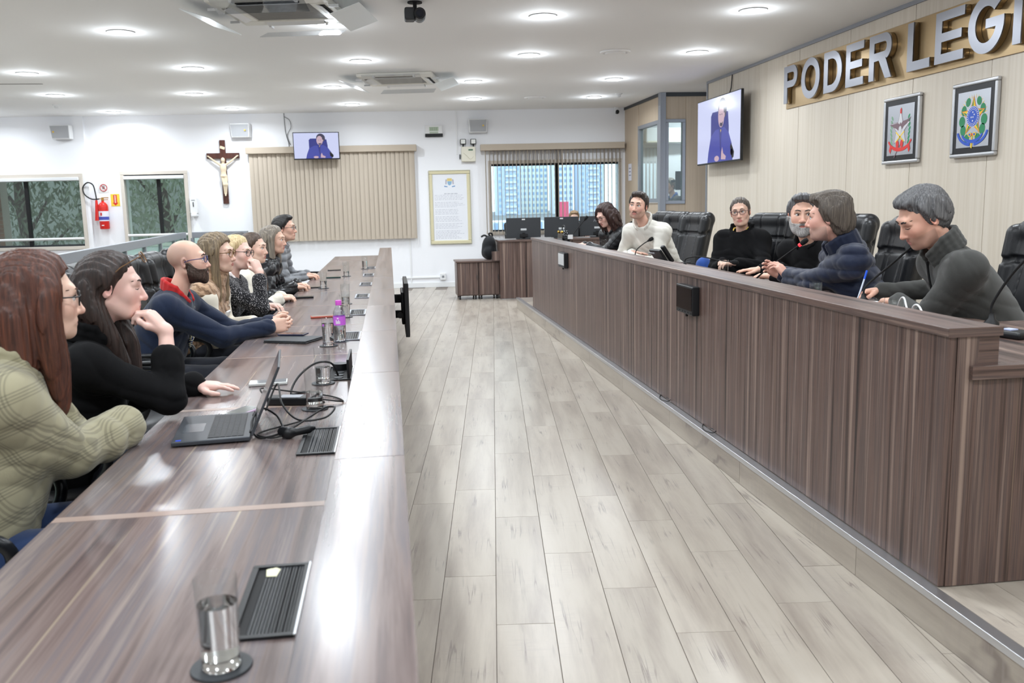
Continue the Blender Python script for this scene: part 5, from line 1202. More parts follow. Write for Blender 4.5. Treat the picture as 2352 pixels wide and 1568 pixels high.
    f = SF(np.array([hip[0], hip[1], -hip[2]*0])-np.array([.62, .62, .02]), np.array([hip[0], hip[1], hip[2]])+np.array([.62, .62, .40]), .014)
    f.ell(hip-np.array([0, 0, .02]), (.17*g+fat, .14+fat, .11), B3, k=0); fts = []
    for s in (-1, 1):
        hj = hip+right*s*.09-np.array([0, 0, .03]); kn = hip+right*s*(.11+.03)+fwd*.42-np.array([0, 0, .02]); an = kn+fwd*kl.get('foot', .02); an[2] = .09
        if kl.get('knee') and s == 1: kn = loc(kl['knee']); an = kn+fwd*.22-right*.12; an[2] = .22
        f.cap(hj, kn, .088+fat*.5, .064, k=.04); f.cap(kn, an, .060, .045, k=.03); fts.append(an)
    v, q = f.mesh(); quick_mesh('trousers', [(v, q)], lm, t)
    for an in fts:
        f = SF(an-.2, an+.2, .012); f.cap(an-np.array([0, 0, .045])-fwd*.03, an+fwd*.12-np.array([0, 0, .055]), .042, .034, k=.02); f.cap(an-np.array([0, 0, .03]), an+np.array([0, 0, .03]), .04, .042, k=.02); v, q = f.mesh(); quick_mesh('shoe', [(v, q)], M_black, t)
    t['_'] = 0; del t['_']
    return t, dict(HM=HM, Hc=Hc, hs=hs, neck=neck, hip=hip, A=A, right=right, fwd=fwd, sf=sf, spine=spine, base=base, SR=SR, L=L_, top=to)
# ------------------------------------------------------------------ podium things and back counter
mic('gooseneck microphone in front of the man in the grey fleece', (2.43, 4.33, ZP), [(2.44, 4.32, 1.0), (2.52, 4.22, 1.12), (2.58, 4.12, 1.225)], .0055, hr=.019, hl=.07)
mic('gooseneck microphone on the podium end, beside the black pad', (2.50, 3.42, ZP), [(2.50, 3.42, 1.0), (2.53, 3.36, 1.12), (2.56, 3.28, 1.22)], .0055, hr=.019, hl=.07)
mic('gooseneck microphone with lit red ring before the man in navy', (2.30, 5.42, ZP), [(2.33, 5.36, 1.0), (2.40, 5.30, 1.075), (2.50, 5.21, 1.175)], .0055, led=True)
mic('gooseneck microphone with lit red ring before the man in cream', (2.28, 9.20, ZP), [(2.29, 9.19, 1.0), (2.36, 9.06, 1.12), (2.43, 8.94, 1.22)], .005, led=True)
mic('bent gooseneck microphone beside the cream sleeve and desk telephone', (2.31, 8.30, ZP), [(2.33, 8.30, 1.0), (2.39, 8.30, 1.05), (2.45, 8.30, 1.085)], .005, hr=.018, hl=.05)
mic('gooseneck microphone lying low toward the woman in black blazer', (2.36, 6.98, ZP), [(2.37, 6.97, .99), (2.44, 6.85, 1.01), (2.55, 6.72, .985), (2.62, 6.63, .975)], .005, hr=.018, hl=.06)
mic('gooseneck microphone before the woman with curly hair', (2.13, 10.62, ZP), [(2.15, 10.61, 1.02), (2.22, 10.61, 1.12), (2.33, 10.60, 1.25)], .005, hr=.018, hl=.06)
glass(2.26, 4.52, ZP, 'short water glass before the man in navy', .05, False, .66)
glass(2.24, 3.71, ZP, 'small clear glass by the wrist of the man in fleece', .03, False, .6)
glass(2.20, 3.80, ZP, 'small clear glass against the fleece sleeve', .03, False, .6)
glass(2.22, 8.13, ZP, 'clear glass by the cream sleeve', .02, False, .75)
glass(2.36, 9.75, ZP, 'clear glass between the curly haired woman and cream sleeve', .02, False, .9)
glass(2.37, 6.15, ZP, 'clear glass beside the bearded man hand', .02, False, .8)
t = thing('desk_telephone', 'black desk telephone standing on the podium counter', 'telephone', (2.28, 7.42, ZP), D(100))
R = Matrix.Rotation(D(-35), 3, 'X'); MB().cbox((0, 0, .075), (.20, .025, .15), R).build('body', M_black, t, bevel=.006); MB().cbox((0, -.02, .012), (.20, .14, .02)).build('foot', M_black, t, bevel=.006)
MB().cbox((-.06, -.045, .10), (.05, .035, .17), R).build('handset', M_black, t, bevel=.012); MB().cbox((.03, .055, .105), (.11, .004, .012), R).build('port_strip', M_grey, t)
MB().tube(spline([(-.08, -.04, .03), (-.13, -.06, .015), (-.14, 0, .01), (-.1, .05, .02)], 6), .004, 6).build('cord', M_rubber, t)
t = tag(MB().box(-.04, .04, -.001, .001, 0, .075).build('pink_note', mat('pink paper', (232, 170, 180), .8)), 'pink note standing beside the desk telephone', 'note'); t.location = (2.24, 7.66, ZP+.002); t.rotation_euler = (D(-20), 0, D(80))
t = tag(MB().box(-.105, .105, -.15, .15, 0, .0012).build('paper_sheet', mat('paper sheet', (232, 234, 238), .8)), 'white paper sheet lying by the pink note', 'paper'); t.location = (2.25, 7.95, ZP); t.rotation_euler = (0, 0, D(12))
t = tag(MB().box(-.06, .06, -.05, .05, 0, .0012).build('paper_slip', mat('paper sheet', (232, 234, 238), .8)), 'small white slip on the counter before the woman in black blazer', 'paper'); t.location = (2.25, 6.62, ZP)
t = thing('notepad', 'white notepad under the pen of the man in fleece', 'paper', (2.40, 4.36, ZP), D(20)); MB().box(-.10, .10, -.13, .13, 0, .006).build('sheets', mat('paper sheet', (232, 234, 238), .8), t); MB().box(-.10, .10, .11, .13, .006, .008).build('binding', M_white, t)
t = thing('black_pad', 'flat black microphone base at the podium end', 'base', (2.36, 3.12, ZP), D(15)); MB().box(-.05, .05, -.08, .08, 0, .028).build('body', M_black, t, bevel=.01); MB().box(-.02, .02, -.02, .02, .028, .032).build('button', mat('blue white button', (190, 200, 236), .4), t)
t = thing('white_cable', 'white cable with two loops on the counter before the fleece sleeve', 'cable', (2.30, 3.66, ZP)); MB().tube(spline([(.06, .24, .01), (.03, .17, .07), (.0, .09, .09), (-.02, .03, .05), (-.02, .0, .03), (-.03, -.04, .07), (-.05, -.11, .075), (-.06, -.17, .03), (-.06, -.20, .006)], 8), .0045, 8).build('cord', M_white, t, smooth=True)
t = thing('handbag', 'glossy black handbag with gold fittings on the podium ledge counter', 'bag', (2.15, 11.0, ZP), D(95))
soft('body', (-.2, -.12, -.01), (.2, .12, .24), .006, lambda f: (f.cap((-.11, 0, .05), (.11, 0, .05), .05, .05, 0), f.cap((-.10, 0, .13), (.10, 0, .13), .05, .05, .06), f.cap((-.09, 0, .18), (.09, 0, .18), .03, .03, .05)), mat('patent black', (16, 16, 18), .15), t)
MB().tube(spline([(-.08, 0, .19), (-.06, 0, .25), (0, 0, .27), (.06, 0, .25), (.08, 0, .19)], 5), .007, 8).build('handle', M_black, t, smooth=True)
for x in (-.08, .08): MB().sph((x, .045, .19), .016).build('buckle', mat('gold', (220, 180, 90), .25, 1), t, smooth=True)
t = thing('white_card', 'small white card held near the curly haired woman hands', 'card', (2.10, 10.35, 1.034)); MB().box(-.03, .03, -.002, .002, 0, .05).build('card', M_white, t)
# back counter, monitors, cabinets, backpack
t = thing('tall_counter', 'tall walnut counter holding the monitors at the back of the hall', 'counter', (1.66, 13.62, 0))
MB().box(0, 1.75, 0, .02, .01, .88).build('front_board', M_podium, t); MB().box(0, .02, .02, .6, .01, .88).build('side_board', M_podium, t); MB().box(-.02, 1.77, -.02, .62, .88, .91).build('top', M_walx, t, bevel=.003); MB().box(1.73, 1.75, .02, .6, .01, .88).build('side_board', M_podium, t)
MB().box(-.12, 0, .03, .05, .60, .74).build('shelf_side', M_podium, t)
def monitor(lab, x, y, rz, z=.91, logo=None):
    t = thing('computer_monitor', lab, 'monitor', (x, y, z), rz)       # back faces local -y
    MB().box(-.27, .27, -.012, .02, .02, .33).build('back_shell', M_dark, t, bevel=.006); MB().box(-.265, .265, .02, .022, .03, .325).build('screen', MATS['dark screen'], t)
    MB().box(-.025, .025, -.014, -.012, .295, .312).build('sticker', M_white, t); MB().box(-.045, .045, -.014, -.012, .135, .165).build('label', mat('silver label', (200, 204, 206), .4), t)
    MB().box(-.06, .06, -.05, -.012, .03, .08).build('stand_neck', M_blackm, t, bevel=.004); MB().box(-.11, .11, -.09, .09, 0, .012).build('stand_foot', M_blackm, t, bevel=.004); MB().box(-.02, .02, -.03, -.012, .012, .1).build('stand_post', M_blackm, t)
    return t
monitor('dark monitor seen from behind at the open end of the tall counter', 2.06, 13.80, 0, .911); monitor('dark monitor seen from behind beside the handbag', 2.66, 13.80, 0, .911)
t3 = monitor('lower black monitor behind the curly haired woman', 3.24, 13.84, D(-6), .911); 
cu = bpy.data.curves.new('logo', 'FONT'); cu.body = 'AOC'; cu.size = .06; cu.extrude = .0005; o = bpy.data.objects.new('logo', cu); COL.objects.link(o); me = bpy.data.meshes.new_from_object(o.evaluated_get(bpy.context.evaluated_depsgraph_get())); bpy.data.objects.remove(o); me.materials.append(M_grey); o = bpy.data.objects.new('logo', me); COL.objects.link(o); o.parent = t3; o.location = (-.06, -.014, .24); o.rotation_euler = (math.pi/2, 0, 0)
for k, (x0, x1) in enumerate(((1.0, 1.325), (1.335, 1.655))):
    t = thing('rolling_cabinet', ('low walnut cabinet on casters at the wall side of the pair' if k == 0 else 'low walnut cabinet on casters under the backpack, beside the tall counter'), 'cabinet', (x0, 13.74, 0)); w_ = x1-x0
    MB().box(.0, w_, .02, .48, .06, .575).build('body', M_podium, t); d_ = MB().box(.012, w_-.004, 0, .018, .075, .57).build('door', M_podium, t, bevel=.002); MB().box(w_-.02, w_-.012, -.008, 0, .3, .38).build('handle', M_dark, d_)
    for (x, y) in ((.04, .05), (w_-.04, .05), (.04, .43), (w_-.04, .43)): MB().lathe([(.026, -.012), (.026, .012)], (x, y, .027), 14, axis=0).box(x-.015, x+.015, y-.015, y+.015, .045, .06).build('caster', M_black, t)
t = tag(MB().box(.985, 1.655, 13.72, 14.24, .577, .602).build('cabinet_top', M_walx, bevel=.003), 'walnut top board across the two low cabinets', 'worktop')
t = thing('backpack', 'black backpack standing on the low cabinet', 'backpack', (1.53, 13.96, .606), D(0))
soft('pack', (-.18, -.16, -.01), (.18, .16, .42), .008, lambda f: (f.ell((0, 0, .10), (.12, .10, .105), k=0), f.ell((.0, 0, .20), (.11, .09, .14), k=.05), f.ell((.015, 0, .28), (.075, .07, .09), k=.05), f.ell((0, -.07, .11), (.085, .05, .085), k=.03)), cloth('backpack nylon', (22, 24, 28), .6), t)
MB().tube(spline([(.02, 0, .36), (.0, -.02, .40), (.05, .0, .40), (.06, .02, .35)], 5), .012, 8).build('grab_handle', M_blackm, t, smooth=True); MB().tube(spline([(-.02, 0, .35), (-.07, -.01, .375), (-.12, -.01, .35)], 5), .014, 8).build('strap', M_blackm, t, smooth=True); MB().tube(spline([(.06, .06, .33), (.11, .06, .22), (.10, .06, .10)], 5), .012, 8).build('strap', M_blackm, t, smooth=True)
# booth interior
t = thing('booth_monitor', 'black monitor on an arm inside the glazed booth', 'monitor', (4.72, 14.15, 1.62)); MB().box(-.1, .1, 0, .03, 0, .30).build('panel', M_black, t, bevel=.004); MB().box(-.02, .02, .03, .5, .13, .17).build('arm', M_blackm, t)
t = thing('wall_air_conditioner', 'white wall air conditioner inside the glazed booth', 'air conditioner', (4.95, 15.75, 2.45)); MB().box(-.42, .42, -.2, 0, 0, .28).build('case', M_white, t, bevel=.03); MB().box(-.38, .38, -.205, -.15, .02, .05).build('louvre', M_off, t)
struct('floor_booth', MB().box(4.31, 6.29, 13.77, 15.8, 0, .40), M_grey)
# ------------------------------------------------------------------ chairs
D = math.radians
chair(-1.22, 2.52, 0, D(8), 'black office chair under the woman in plaid blazer'); chair(-1.26, 3.42, 0, D(8), 'black office chair under the woman in black blazer at the laptop')
chair(-1.42, 5.22, 0, D(0), 'black office chair under the bald bearded man'); chair(-1.36, 5.98, 0, D(0), 'black office chair under the woman in tan knit'); chair(-1.34, 6.52, 0, D(0), 'black office chair under the woman in tweed')
chair(-1.33, 7.22, 0, D(0), 'black office chair under the woman in cream sweater'); chair(-1.30, 8.2, 0, D(0), 'black office chair under the woman in quilted jacket'); chair(-1.33, 9.35, 0, D(0), 'black office chair under the man in grey puffer')
chair(-1.02, 10.6, 0, D(-8), 'empty black office chair next to the man in grey puffer'); chair(-1.35, 4.35, 0, D(5), 'empty black office chair between black blazer and the bald man')
chair(-1.5, 11.3, 0, D(-4), 'empty black office chair behind another, past the grey puffer')
chair(2.77, 8.70, .15, D(186), 'black office chair under the man in cream'); chair(2.84, 9.55, .15, D(184), 'empty black office chair between the man in cream and curly haired woman')
chair(2.95, 7.15, .15, D(205), 'black office chair under the woman with black blazer and blue knee'); chair(2.97, 6.0, .15, D(195), 'black office chair under the man with grey beard')
chair(2.80, 5.12, .15, D(170), 'black office chair under the man in navy puffer'); chair(2.88, 4.02, .15, D(174), 'black office chair under the man in grey fleece')
chair(2.95, 10.35, .15, D(190), 'black office chair under the curly haired woman'); chair(2.2, 14.85, 0, D(-90), 'black office chair behind the end monitor'); chair(3.0, 14.85, 0, D(-90), 'black office chair under the woman behind the monitors')
chair(4.95, 14.75, .40, D(185), 'black office chair inside the glazed booth')
# ------------------------------------------------------------------ who sits where
FL = (228, 190, 170)
def plaid():
    m = cloth('olive plaid wool', (150, 146, 122), .9, .15, 500); nt = m.node_tree; L = nt.links; b = nt.nodes['Principled BSDF']; tc = nt.nodes.new('ShaderNodeTexCoord'); src = None
    mp = nt.nodes.new('ShaderNodeMapping'); mp.inputs['Rotation'].default_value = (0, .35, .2); L.new(tc.outputs['Object'], mp.inputs['Vector'])
    col = nt.nodes.new('ShaderNodeRGB'); col.outputs[0].default_value = lin((160, 154, 128)); src = col.outputs[0]
    for ax in ('Z', 'X'):
        w1_ = nt.nodes.new('ShaderNodeTexWave'); w1_.bands_direction = ax; w1_.inputs['Scale'].default_value = 4.2; L.new(mp.outputs[0], w1_.inputs['Vector'])
        w2_ = nt.nodes.new('ShaderNodeTexWave'); w2_.bands_direction = ax; w2_.inputs['Scale'].default_value = 38; L.new(mp.outputs[0], w2_.inputs['Vector'])
        r1 = ramp(nt, [(.0, (0, 0, 0)), (.62, (0, 0, 0)), (.72, (255, 255, 255))]); L.new(w1_.outputs['Fac'], r1.inputs[0]); r2 = ramp(nt, [(.35, (60, 60, 60)), (.6, (210, 210, 210))]); L.new(w2_.outputs['Fac'], r2.inputs[0])
        mu = nt.nodes.new('ShaderNodeMath'); mu.operation = 'MULTIPLY'; L.new(r1.outputs[0], mu.inputs[0]); L.new(r2.outputs[0], mu.inputs[1]); m2 = nt.nodes.new('ShaderNodeMath'); m2.operation = 'MULTIPLY'; m2.inputs[1].default_value = .6; L.new(mu.outputs[0], m2.inputs[0])
        mx = nt.nodes.new('ShaderNodeMix'); mx.data_type = 'RGBA'; L.new(m2.outputs[0], mx.inputs[0]); L.new(src, mx.inputs[6]); mx.inputs[7].default_value = lin((84, 80, 68)); src = mx.outputs[2]
    L.new(src, b.inputs['Base Color']); return m
def specks(name, c0, c1, scale=170, lo=.56, hi=.64):
    m = cloth(name, c0, .95, .5, 220); nt = m.node_tree; L = nt.links; tc = nt.nodes.new('ShaderNodeTexCoord'); n = nt.nodes.new('ShaderNodeTexNoise'); n.inputs['Scale'].default_value = scale; n.inputs['Detail'].default_value = 2; L.new(tc.outputs['Object'], n.inputs['Vector'])
    r = ramp(nt, [(lo, c0), (hi, c1)]); L.new(n.outputs['Fac'], r.inputs[0]); L.new(r.outputs[0], nt.nodes['Principled BSDF'].inputs['Base Color']); return m
def knit(name, c0, c1):
    m = cloth(name, c0, .95, .0); nt = m.node_tree; L = nt.links; tc = nt.nodes.new('ShaderNodeTexCoord'); w = nt.nodes.new('ShaderNodeTexWave'); w.bands_direction = 'DIAGONAL'; w.inputs['Scale'].default_value = 7; w.inputs['Distortion'].default_value = 5; w.inputs['Detail Scale'].default_value = 3; L.new(tc.outputs['Object'], w.inputs['Vector'])
    r = ramp(nt, [(.1, c1), (.6, c0)]); L.new(w.outputs['Fac'], r.inputs[0]); L.new(r.outputs[0], nt.nodes['Principled BSDF'].inputs['Base Color']); bp = nt.nodes.new('ShaderNodeBump'); bp.inputs['Strength'].default_value = .8; bp.inputs['Distance'].default_value = .01; L.new(w.outputs['Fac'], bp.inputs['Height']); L.new(bp.outputs[0], nt.nodes['Principled BSDF'].inputs['Normal']); return m
M_blk = cloth('black wool', (13, 13, 15), .95, .1, 300, 0); M_blk2 = cloth('black shirt cotton', (17, 17, 19), .9, .1, 300, 0); M_jean = cloth('blue denim', (38, 56, 92), .9, .4, 600); M_jean2 = cloth('bright blue denim', (44, 78, 150), .85)
def longlocks(w=.09, ln=.30, fwd=.02, r=.036, back=.06):
    L_ = []
    for s in (-1, 1): L_.append(([(s*.035, .0, .105), (s*.082, .012, .04), (s*w, .005, -.06), (s*(w-.004), fwd, -.06-ln*.5), (s*(w-.018), fwd+.01, -.06-ln)], [.022, r*.8, r, r*.9, r*.5])); L_.append(([(s*.04, -.07, .07), (s*.07, -.07, -.04), (s*.07, -.06, -.06-ln*.45), (s*.06, -.045, -.06-ln*.85)], [.03, r*1.15, r*1.1, r*.6]))
    L_.append(([(0, -.09, .06), (0, -.105, -.05), (0, -.085, -.06-ln*.5), (0, -.07, -.06-ln*.8)], [.04, back, back*.9, back*.5])); return L_
FLAT = dict(curl=[(4, 8, 6), (4, 6, 6), (4, 8, 6), (6, 10, 8)], spread=5); REL = dict(curl=(28, 34, 22), spread=3); FIST = dict(curl=(58, 72, 40), spread=1, thumb=[(.026, .022, -.008), (.044, .048, -.024), (.034, .072, -.036), (.016, .084, -.040)])
CUP = dict(curl=[(20, 24, 14), (26, 28, 16), (30, 32, 18), (34, 34, 20)], spread=5, thumb=[(.026, .022, -.008), (.050, .046, -.030), (.052, .072, -.042), (.044, .092, -.046)])
dn = (0, 0, -1)
# --- woman in the plaid blazer
H1 = hairmat('auburn hair', (54, 30, 24), (108, 62, 44), (142, 84, 56))
person('woman with long auburn hair and glasses in olive plaid blazer, arms folded on the desk', (-.985, 2.66, 1.225), 24, 4, 0, 14, neck=(-1.06, 2.60, 1.035), hip=(-1.20, 2.52, .56), hs=.97, sw=.165, bust=1.1, fat=.02,
  P=dict(skin=FL, brow=(90, 60, 48), glasses=M_black, gdim=(.024, .021), hair=dict(vol=.022, len=.3, locks=longlocks(.086, .26, .03, .036, .065), blobs=[((0, -.03, .06), (.09, .11, .08))], face=(.056, .12, .11)), hairm=H1),
  arms=dict(R=dict(wrist=(-.845, 2.86, .80), dir=(-.75, .6, -.1), palm=(.2, 0, -1), pole=(-.3, -.6, -1), out=.5, pose=REL, thick=1.22), L=dict(wrist=(-.865, 2.72, .79), dir=(-.6, -.5, -.2), palm=(.1, 0, -1), pole=(.2, .6, -1), out=.4, pose=REL, thick=1.2)),
  top=dict(m=plaid(), nr=.064), legs=M_jean, res=.0035, cres=.006, topname='blazer', wrinkle=.0028, collar=dict(r=.078, h=.045, t=.010, dip=.06, m=plaid(), flare=.2, open=.16), cuff=1.35)
# --- woman in black blazer resting her mouth on a fist
H2 = hairmat('dark brown hair', (30, 22, 20), (66, 48, 42))
t, c = person('woman in black blazer with glasses on her head and fist at her mouth', (-.985, 3.33, 1.20), 10, 6, 0, 12, neck=(-1.07, 3.31, 1.005), hip=(-1.22, 3.40, .56), hs=.96, sw=.165, bust=1.0, fat=.015,
  P=dict(skin=(232, 192, 180), brow=(60, 44, 40), lips=(190, 112, 112), closed=True, nose=1.15, hair=dict(vol=.014, len=.3, line=[(-.13, -.09), (-.04, -.08), (.0, -.04), (.02, .005), (.04, .05), (.062, .085), (.12, .12)], blobs=[((0, -.08, .0), (.075, .06, .09))], locks=[([(.05, -.08, .0), (.06, -.05, -.10), (.05, .0, -.20), (.04, .05, -.30)], [.03, .035, .034, .02]), ([(-.05, -.06, .0), (-.06, .0, -.12), (-.05, .05, -.22), (-.04, .08, -.34)], [.03, .034, .034, .018]), ([(0, -.10, .0), (0, -.09, -.10), (.01, -.06, -.2)], [.05, .05, .03])], face=(.062, .12, .115)), hairm=H2),
  arms=dict(R=dict(wrist=(-.815, 3.315, 1.035), dir=(-.46, -.02, .62), palm=(-.8, .1, -.5), pole=(.9, -.1, -1), out=.15, pose=dict(curl=[(52, 48, 24), (58, 56, 30), (64, 62, 34), (66, 62, 34)], spread=2, thumb=[(.026, .022, -.008), (.046, .050, -.020), (.044, .078, -.030), (.030, .096, -.036)]), sleeve=.62, thick=1.0, la=.29, lb=.26), L=dict(wrist=(-.785, 3.60, .778), dir=(.95, -.10, -.05), palm=dn, pole=(-.6, .3, -1), out=.5, pose=FLAT, thick=1.05)),
  top=dict(m=M_blk, nr=.066), res=.0033, cres=.006, topname='blazer', collar=dict(r=.078, h=.05, t=.011, dip=.07, m=M_blk, flare=.25, open=.18), cuff=1.32)
glasses(t, c['HM'], c['Hc'], c['hs'], mat('tortoise frame', (120, 90, 60), .3), LENS, .026, .021, 'sunglasses', (0, .018, .062), .55)
# --- bald bearded man
BEARD = hairmat('dark beard', (48, 36, 31), (92, 72, 62), None, 90); M_navy = cloth('navy knit', (26, 36, 58), .9, .35, 420)
t, c = person('bald bearded man in navy sweater with red collar and lanyard, hands clasped on the desk', (-1.12, 5.18, 1.185), 2, -3, 0, 0, neck=(-1.20, 5.19, .995), hip=(-1.42, 5.22, .56), hs=.98, sw=.205, fat=.02, chest=1.12,
  P=dict(skin=(226, 184, 164), brow=(58, 42, 36), brow_t=.004, glasses=mat('blue marbled frame', (48, 56, 110), .3), gdim=(.025, .018), buzz=((150, 124, 112), .5), beard=dict(m=BEARD, t=.004, chin=(.022, .018, .018)), moustache=BEARD, fat=.004),
  arms=dict(R=dict(wrist=(-.70, 5.205, .795), dir=(.9, .42, .02), palm=(-.3, .9, -.15), pole=(-.2, -.3, -1), out=.5, pose=dict(curl=[(38, 50, 30)]*4, spread=2), thick=1.1, la=.33, lb=.29), L=dict(wrist=(-.70, 5.38, .80), dir=(.92, -.30, .05), palm=(-.2, -.9, -.2), pole=(-.2, .3, -1), out=.5, pose=dict(curl=[(40, 52, 32)]*4, spread=2), thick=1.1, la=.33, lb=.29)),
  top=dict(m=M_navy, nr=.072), res=.0035, cres=.007, topname='sweater', collar=dict(r=.080, h=.04, t=.010, dip=.05, m=cloth('red collar', (196, 44, 44)), flare=.25, open=.10))
b = MB(); g = lambda x, y, z: tuple(c['neck']+c['right']*x+c['sf']*y+c['spine']*z); M_lan = specks('patterned lanyard', (36, 46, 92), (232, 226, 190), 120, .48, .52)
for s in (-1, 1): b.tube(spline([g(s*.075, .0, .03), g(s*.085, .085, -.03), g(s*.055, .150, -.14), g(s*.01, .172, -.25)], 6), .008, 6)
b.build('lanyard', M_lan, t, smooth=True); b = MB(); b.cbox(g(-.08, .165, -.17), (.012, .085, .055), Matrix(c['SR'].tolist()) @ Matrix.Rotation(math.pi/2, 3, 'Z')); b.build('name_tag', M_white, t)
# --- woman in tan knit vest
H3 = hairmat('ash blonde streaked hair', (92, 78, 64), (160, 140, 108), (198, 178, 140)); KN = knit('tan cable knit', (184, 152, 124), (146, 116, 92))
t, c = person('woman with glasses in tan cable knit turtleneck and cream sleeves', (-1.095, 5.93, 1.185), -12, 2, 0, -4, hip=(-1.36, 5.98, .56), hs=.96, sw=.165, bust=1.05, fat=.01,
  P=dict(skin=FL, brow=(104, 80, 62), glasses=mat('gold wire', (150, 120, 80), .3, 1), gdim=(.025, .022), hair=dict(vol=.020, len=.3, locks=longlocks(.078, .25, .01, .024, .05), blobs=[((0, -.02, .07), (.085, .1, .07))], wave=.003), hairm=H3),
  arms=dict(R=dict(wrist=(-.93, 5.90, .72), dir=(.5, .8, -.2), palm=dn, pole=(-.4, -.3, -1), pose=REL), L=dict(wrist=(-.93, 6.06, .72), dir=(.5, -.8, -.2), palm=dn, pole=(-.4, .3, -1), pose=REL)),
  top=dict(m=KN, nr=.058), res=.004, cres=.008, topname='turtleneck', collar=dict(r=.066, h=.075, t=.014, dip=.0, m=KN, n=4))
b = MB(); g = lambda x, y, z: tuple(c['neck']+c['right']*x+c['sf']*y+c['spine']*z); b.cbox(g(-.02, .160, -.155), (.012, .09, .035), Matrix(c['SR'].tolist()) @ Matrix.Rotation(math.pi/2, 3, 'Z')); b.build('name_tag', M_white, t)
SLV = cloth('cream sleeve', (228, 220, 204))
for nm3 in 'RL':
    S, E, W = c['A'][nm3]; f = SF(np.min([S, E, W], 0)-.12, np.max([S, E, W], 0)+.12, .009); f.ell(S+(E-S)*.12, .078, k=0); f.cap(S+(E-S)*.15, E, .071, .060, k=.03); f.cap(E, W, .058, .046, k=.03); v, q = f.mesh(); quick_mesh('sleeve', [(v, q)], SLV, t)
# --- blonde woman in tweed
H4 = hairmat('blonde hair', (178, 150, 108), (232, 212, 168)); TW = specks('black white tweed', (26, 26, 30), (190, 188, 190), 150, .58, .66)
person('blonde woman with round glasses in speckled tweed jacket, hand over her mouth', (-1.065, 6.48, 1.165), -18, 6, -4, -6, hip=(-1.34, 6.52, .56), hs=.96, sw=.165, bust=1.05,
  P=dict(skin=(234, 196, 182), brow=(170, 140, 104), glasses=mat('dark metal frame', (56, 50, 54), .3, .6), gdim=(.026, .023), hair=dict(vol=.010, blobs=[((0, -.09, -.01), (.055, .045, .06))], line=[(-.13, -.09), (-.04, -.07), (.0, -.05), (.025, .01), (.045, .058), (.065, .085), (.12, .12)]), hairm=H4),
  arms=dict(R=dict(wrist=(-.915, 6.40, 1.025), dir=(-.25, .10, .75), palm=(-.75, .5, -.2), pole=(.9, -.2, -1), out=.1, pose=FIST, sleeve=.85), L=dict(wrist=(-.89, 6.58, .775), dir=(.7, -.5, 0), palm=(0, 0, -1), pole=(-.4, .5, -1), pose=REL)),
  top=dict(m=TW, nr=.064), res=.004, cres=.008, topname='tweed_jacket', collar=dict(r=.074, h=.03, t=.010, dip=.04, m=cloth('white blouse', (232, 224, 222)), open=.2), cuff=1.2)
# --- woman in cream sweater
H5 = hairmat('dark tied hair with light ends', (58, 44, 38), (104, 84, 68))
person('woman with dark tied hair in fluffy cream sweater', (-1.05, 7.15, 1.165), -14, 4, 0, -2, hip=(-1.33, 7.22, .56), hs=.95, sw=.165, bust=1.0,
  P=dict(skin=FL, brow=(84, 62, 50), hair=dict(vol=.009, len=.3, locks=[([(-.04, -.1, .0), (-.05, -.06, -.12), (-.05, .04, -.22), (-.04, .08, -.34)], [.04, .034, .032, .02])], line=[(-.13, -.09), (-.04, -.07), (.0, -.05), (.022, .005), (.044, .058), (.064, .085), (.12, .12)]), hairm=H5),
  arms=dict(R=dict(wrist=(-.865, 7.06, .775), dir=(.7, .6, -.05), palm=dn, pole=(-.4, -.4, -1), pose=REL), L=dict(wrist=(-.87, 7.24, .775), dir=(.7, -.5, 0), palm=dn, pole=(-.4, .4, -1), pose=REL)),
  top=dict(m=cloth('cream fluffy knit', (238, 232, 218), .95, .6, 160), nr=.066), res=.0045, cres=.009, topname='sweater', collar=dict(r=.07, h=.03, t=.012, dip=.02, m=cloth('cream fluffy knit', (238, 232, 218))), cuff=1.2)
# --- woman in quilted jacket
H6 = hairmat('long grey blonde hair', (96, 88, 80), (168, 156, 140), (206, 196, 178))
def fur(f, k): f.cap(k['neck']+k['right']*.07+k['fwd']*.05, k['hip']+k['spine']*k['L']*.45+k['right']*.05+k['fwd']*.13, .05, .04, k=.02); f.cap(k['neck']-k['right']*.07+k['fwd']*.05, k['hip']+k['spine']*k['L']*.45-k['right']*.05+k['fwd']*.13, .05, .04, k=.02)
person('woman with long grey blonde hair in glossy black quilted jacket', (-1.02, 8.15, 1.19), -14, 4, 0, -2, hip=(-1.30, 8.2, .56), hs=.97, sw=.175, bust=1.0, fat=.015,
  P=dict(skin=(222, 180, 158), brow=(110, 90, 76), hair=dict(vol=.016, len=.3, locks=longlocks(.078, .25, .015, .024, .05)), hairm=H6),
  arms=dict(R=dict(wrist=(-.855, 7.98, .78), dir=(.8, .5, -.05), palm=dn, pole=(-.5, -.5, -1), pose=REL, thick=1.2), L=dict(wrist=(-.85, 8.26, .78), dir=(.8, -.5, 0), palm=dn, pole=(-.5, .5, -1), pose=REL, thick=1.2)),
  top=dict(m=mat('glossy black nylon', (24, 24, 27), .3, bump=.3, bscale=60), nr=.07, extra=fur), res=.0045, cres=.009, topname='quilted_jacket', quilt=.10, collar=dict(r=.074, h=.05, t=.014, dip=.02, m=cloth('dark grey scarf', (62, 62, 66))), cuff=1.1)
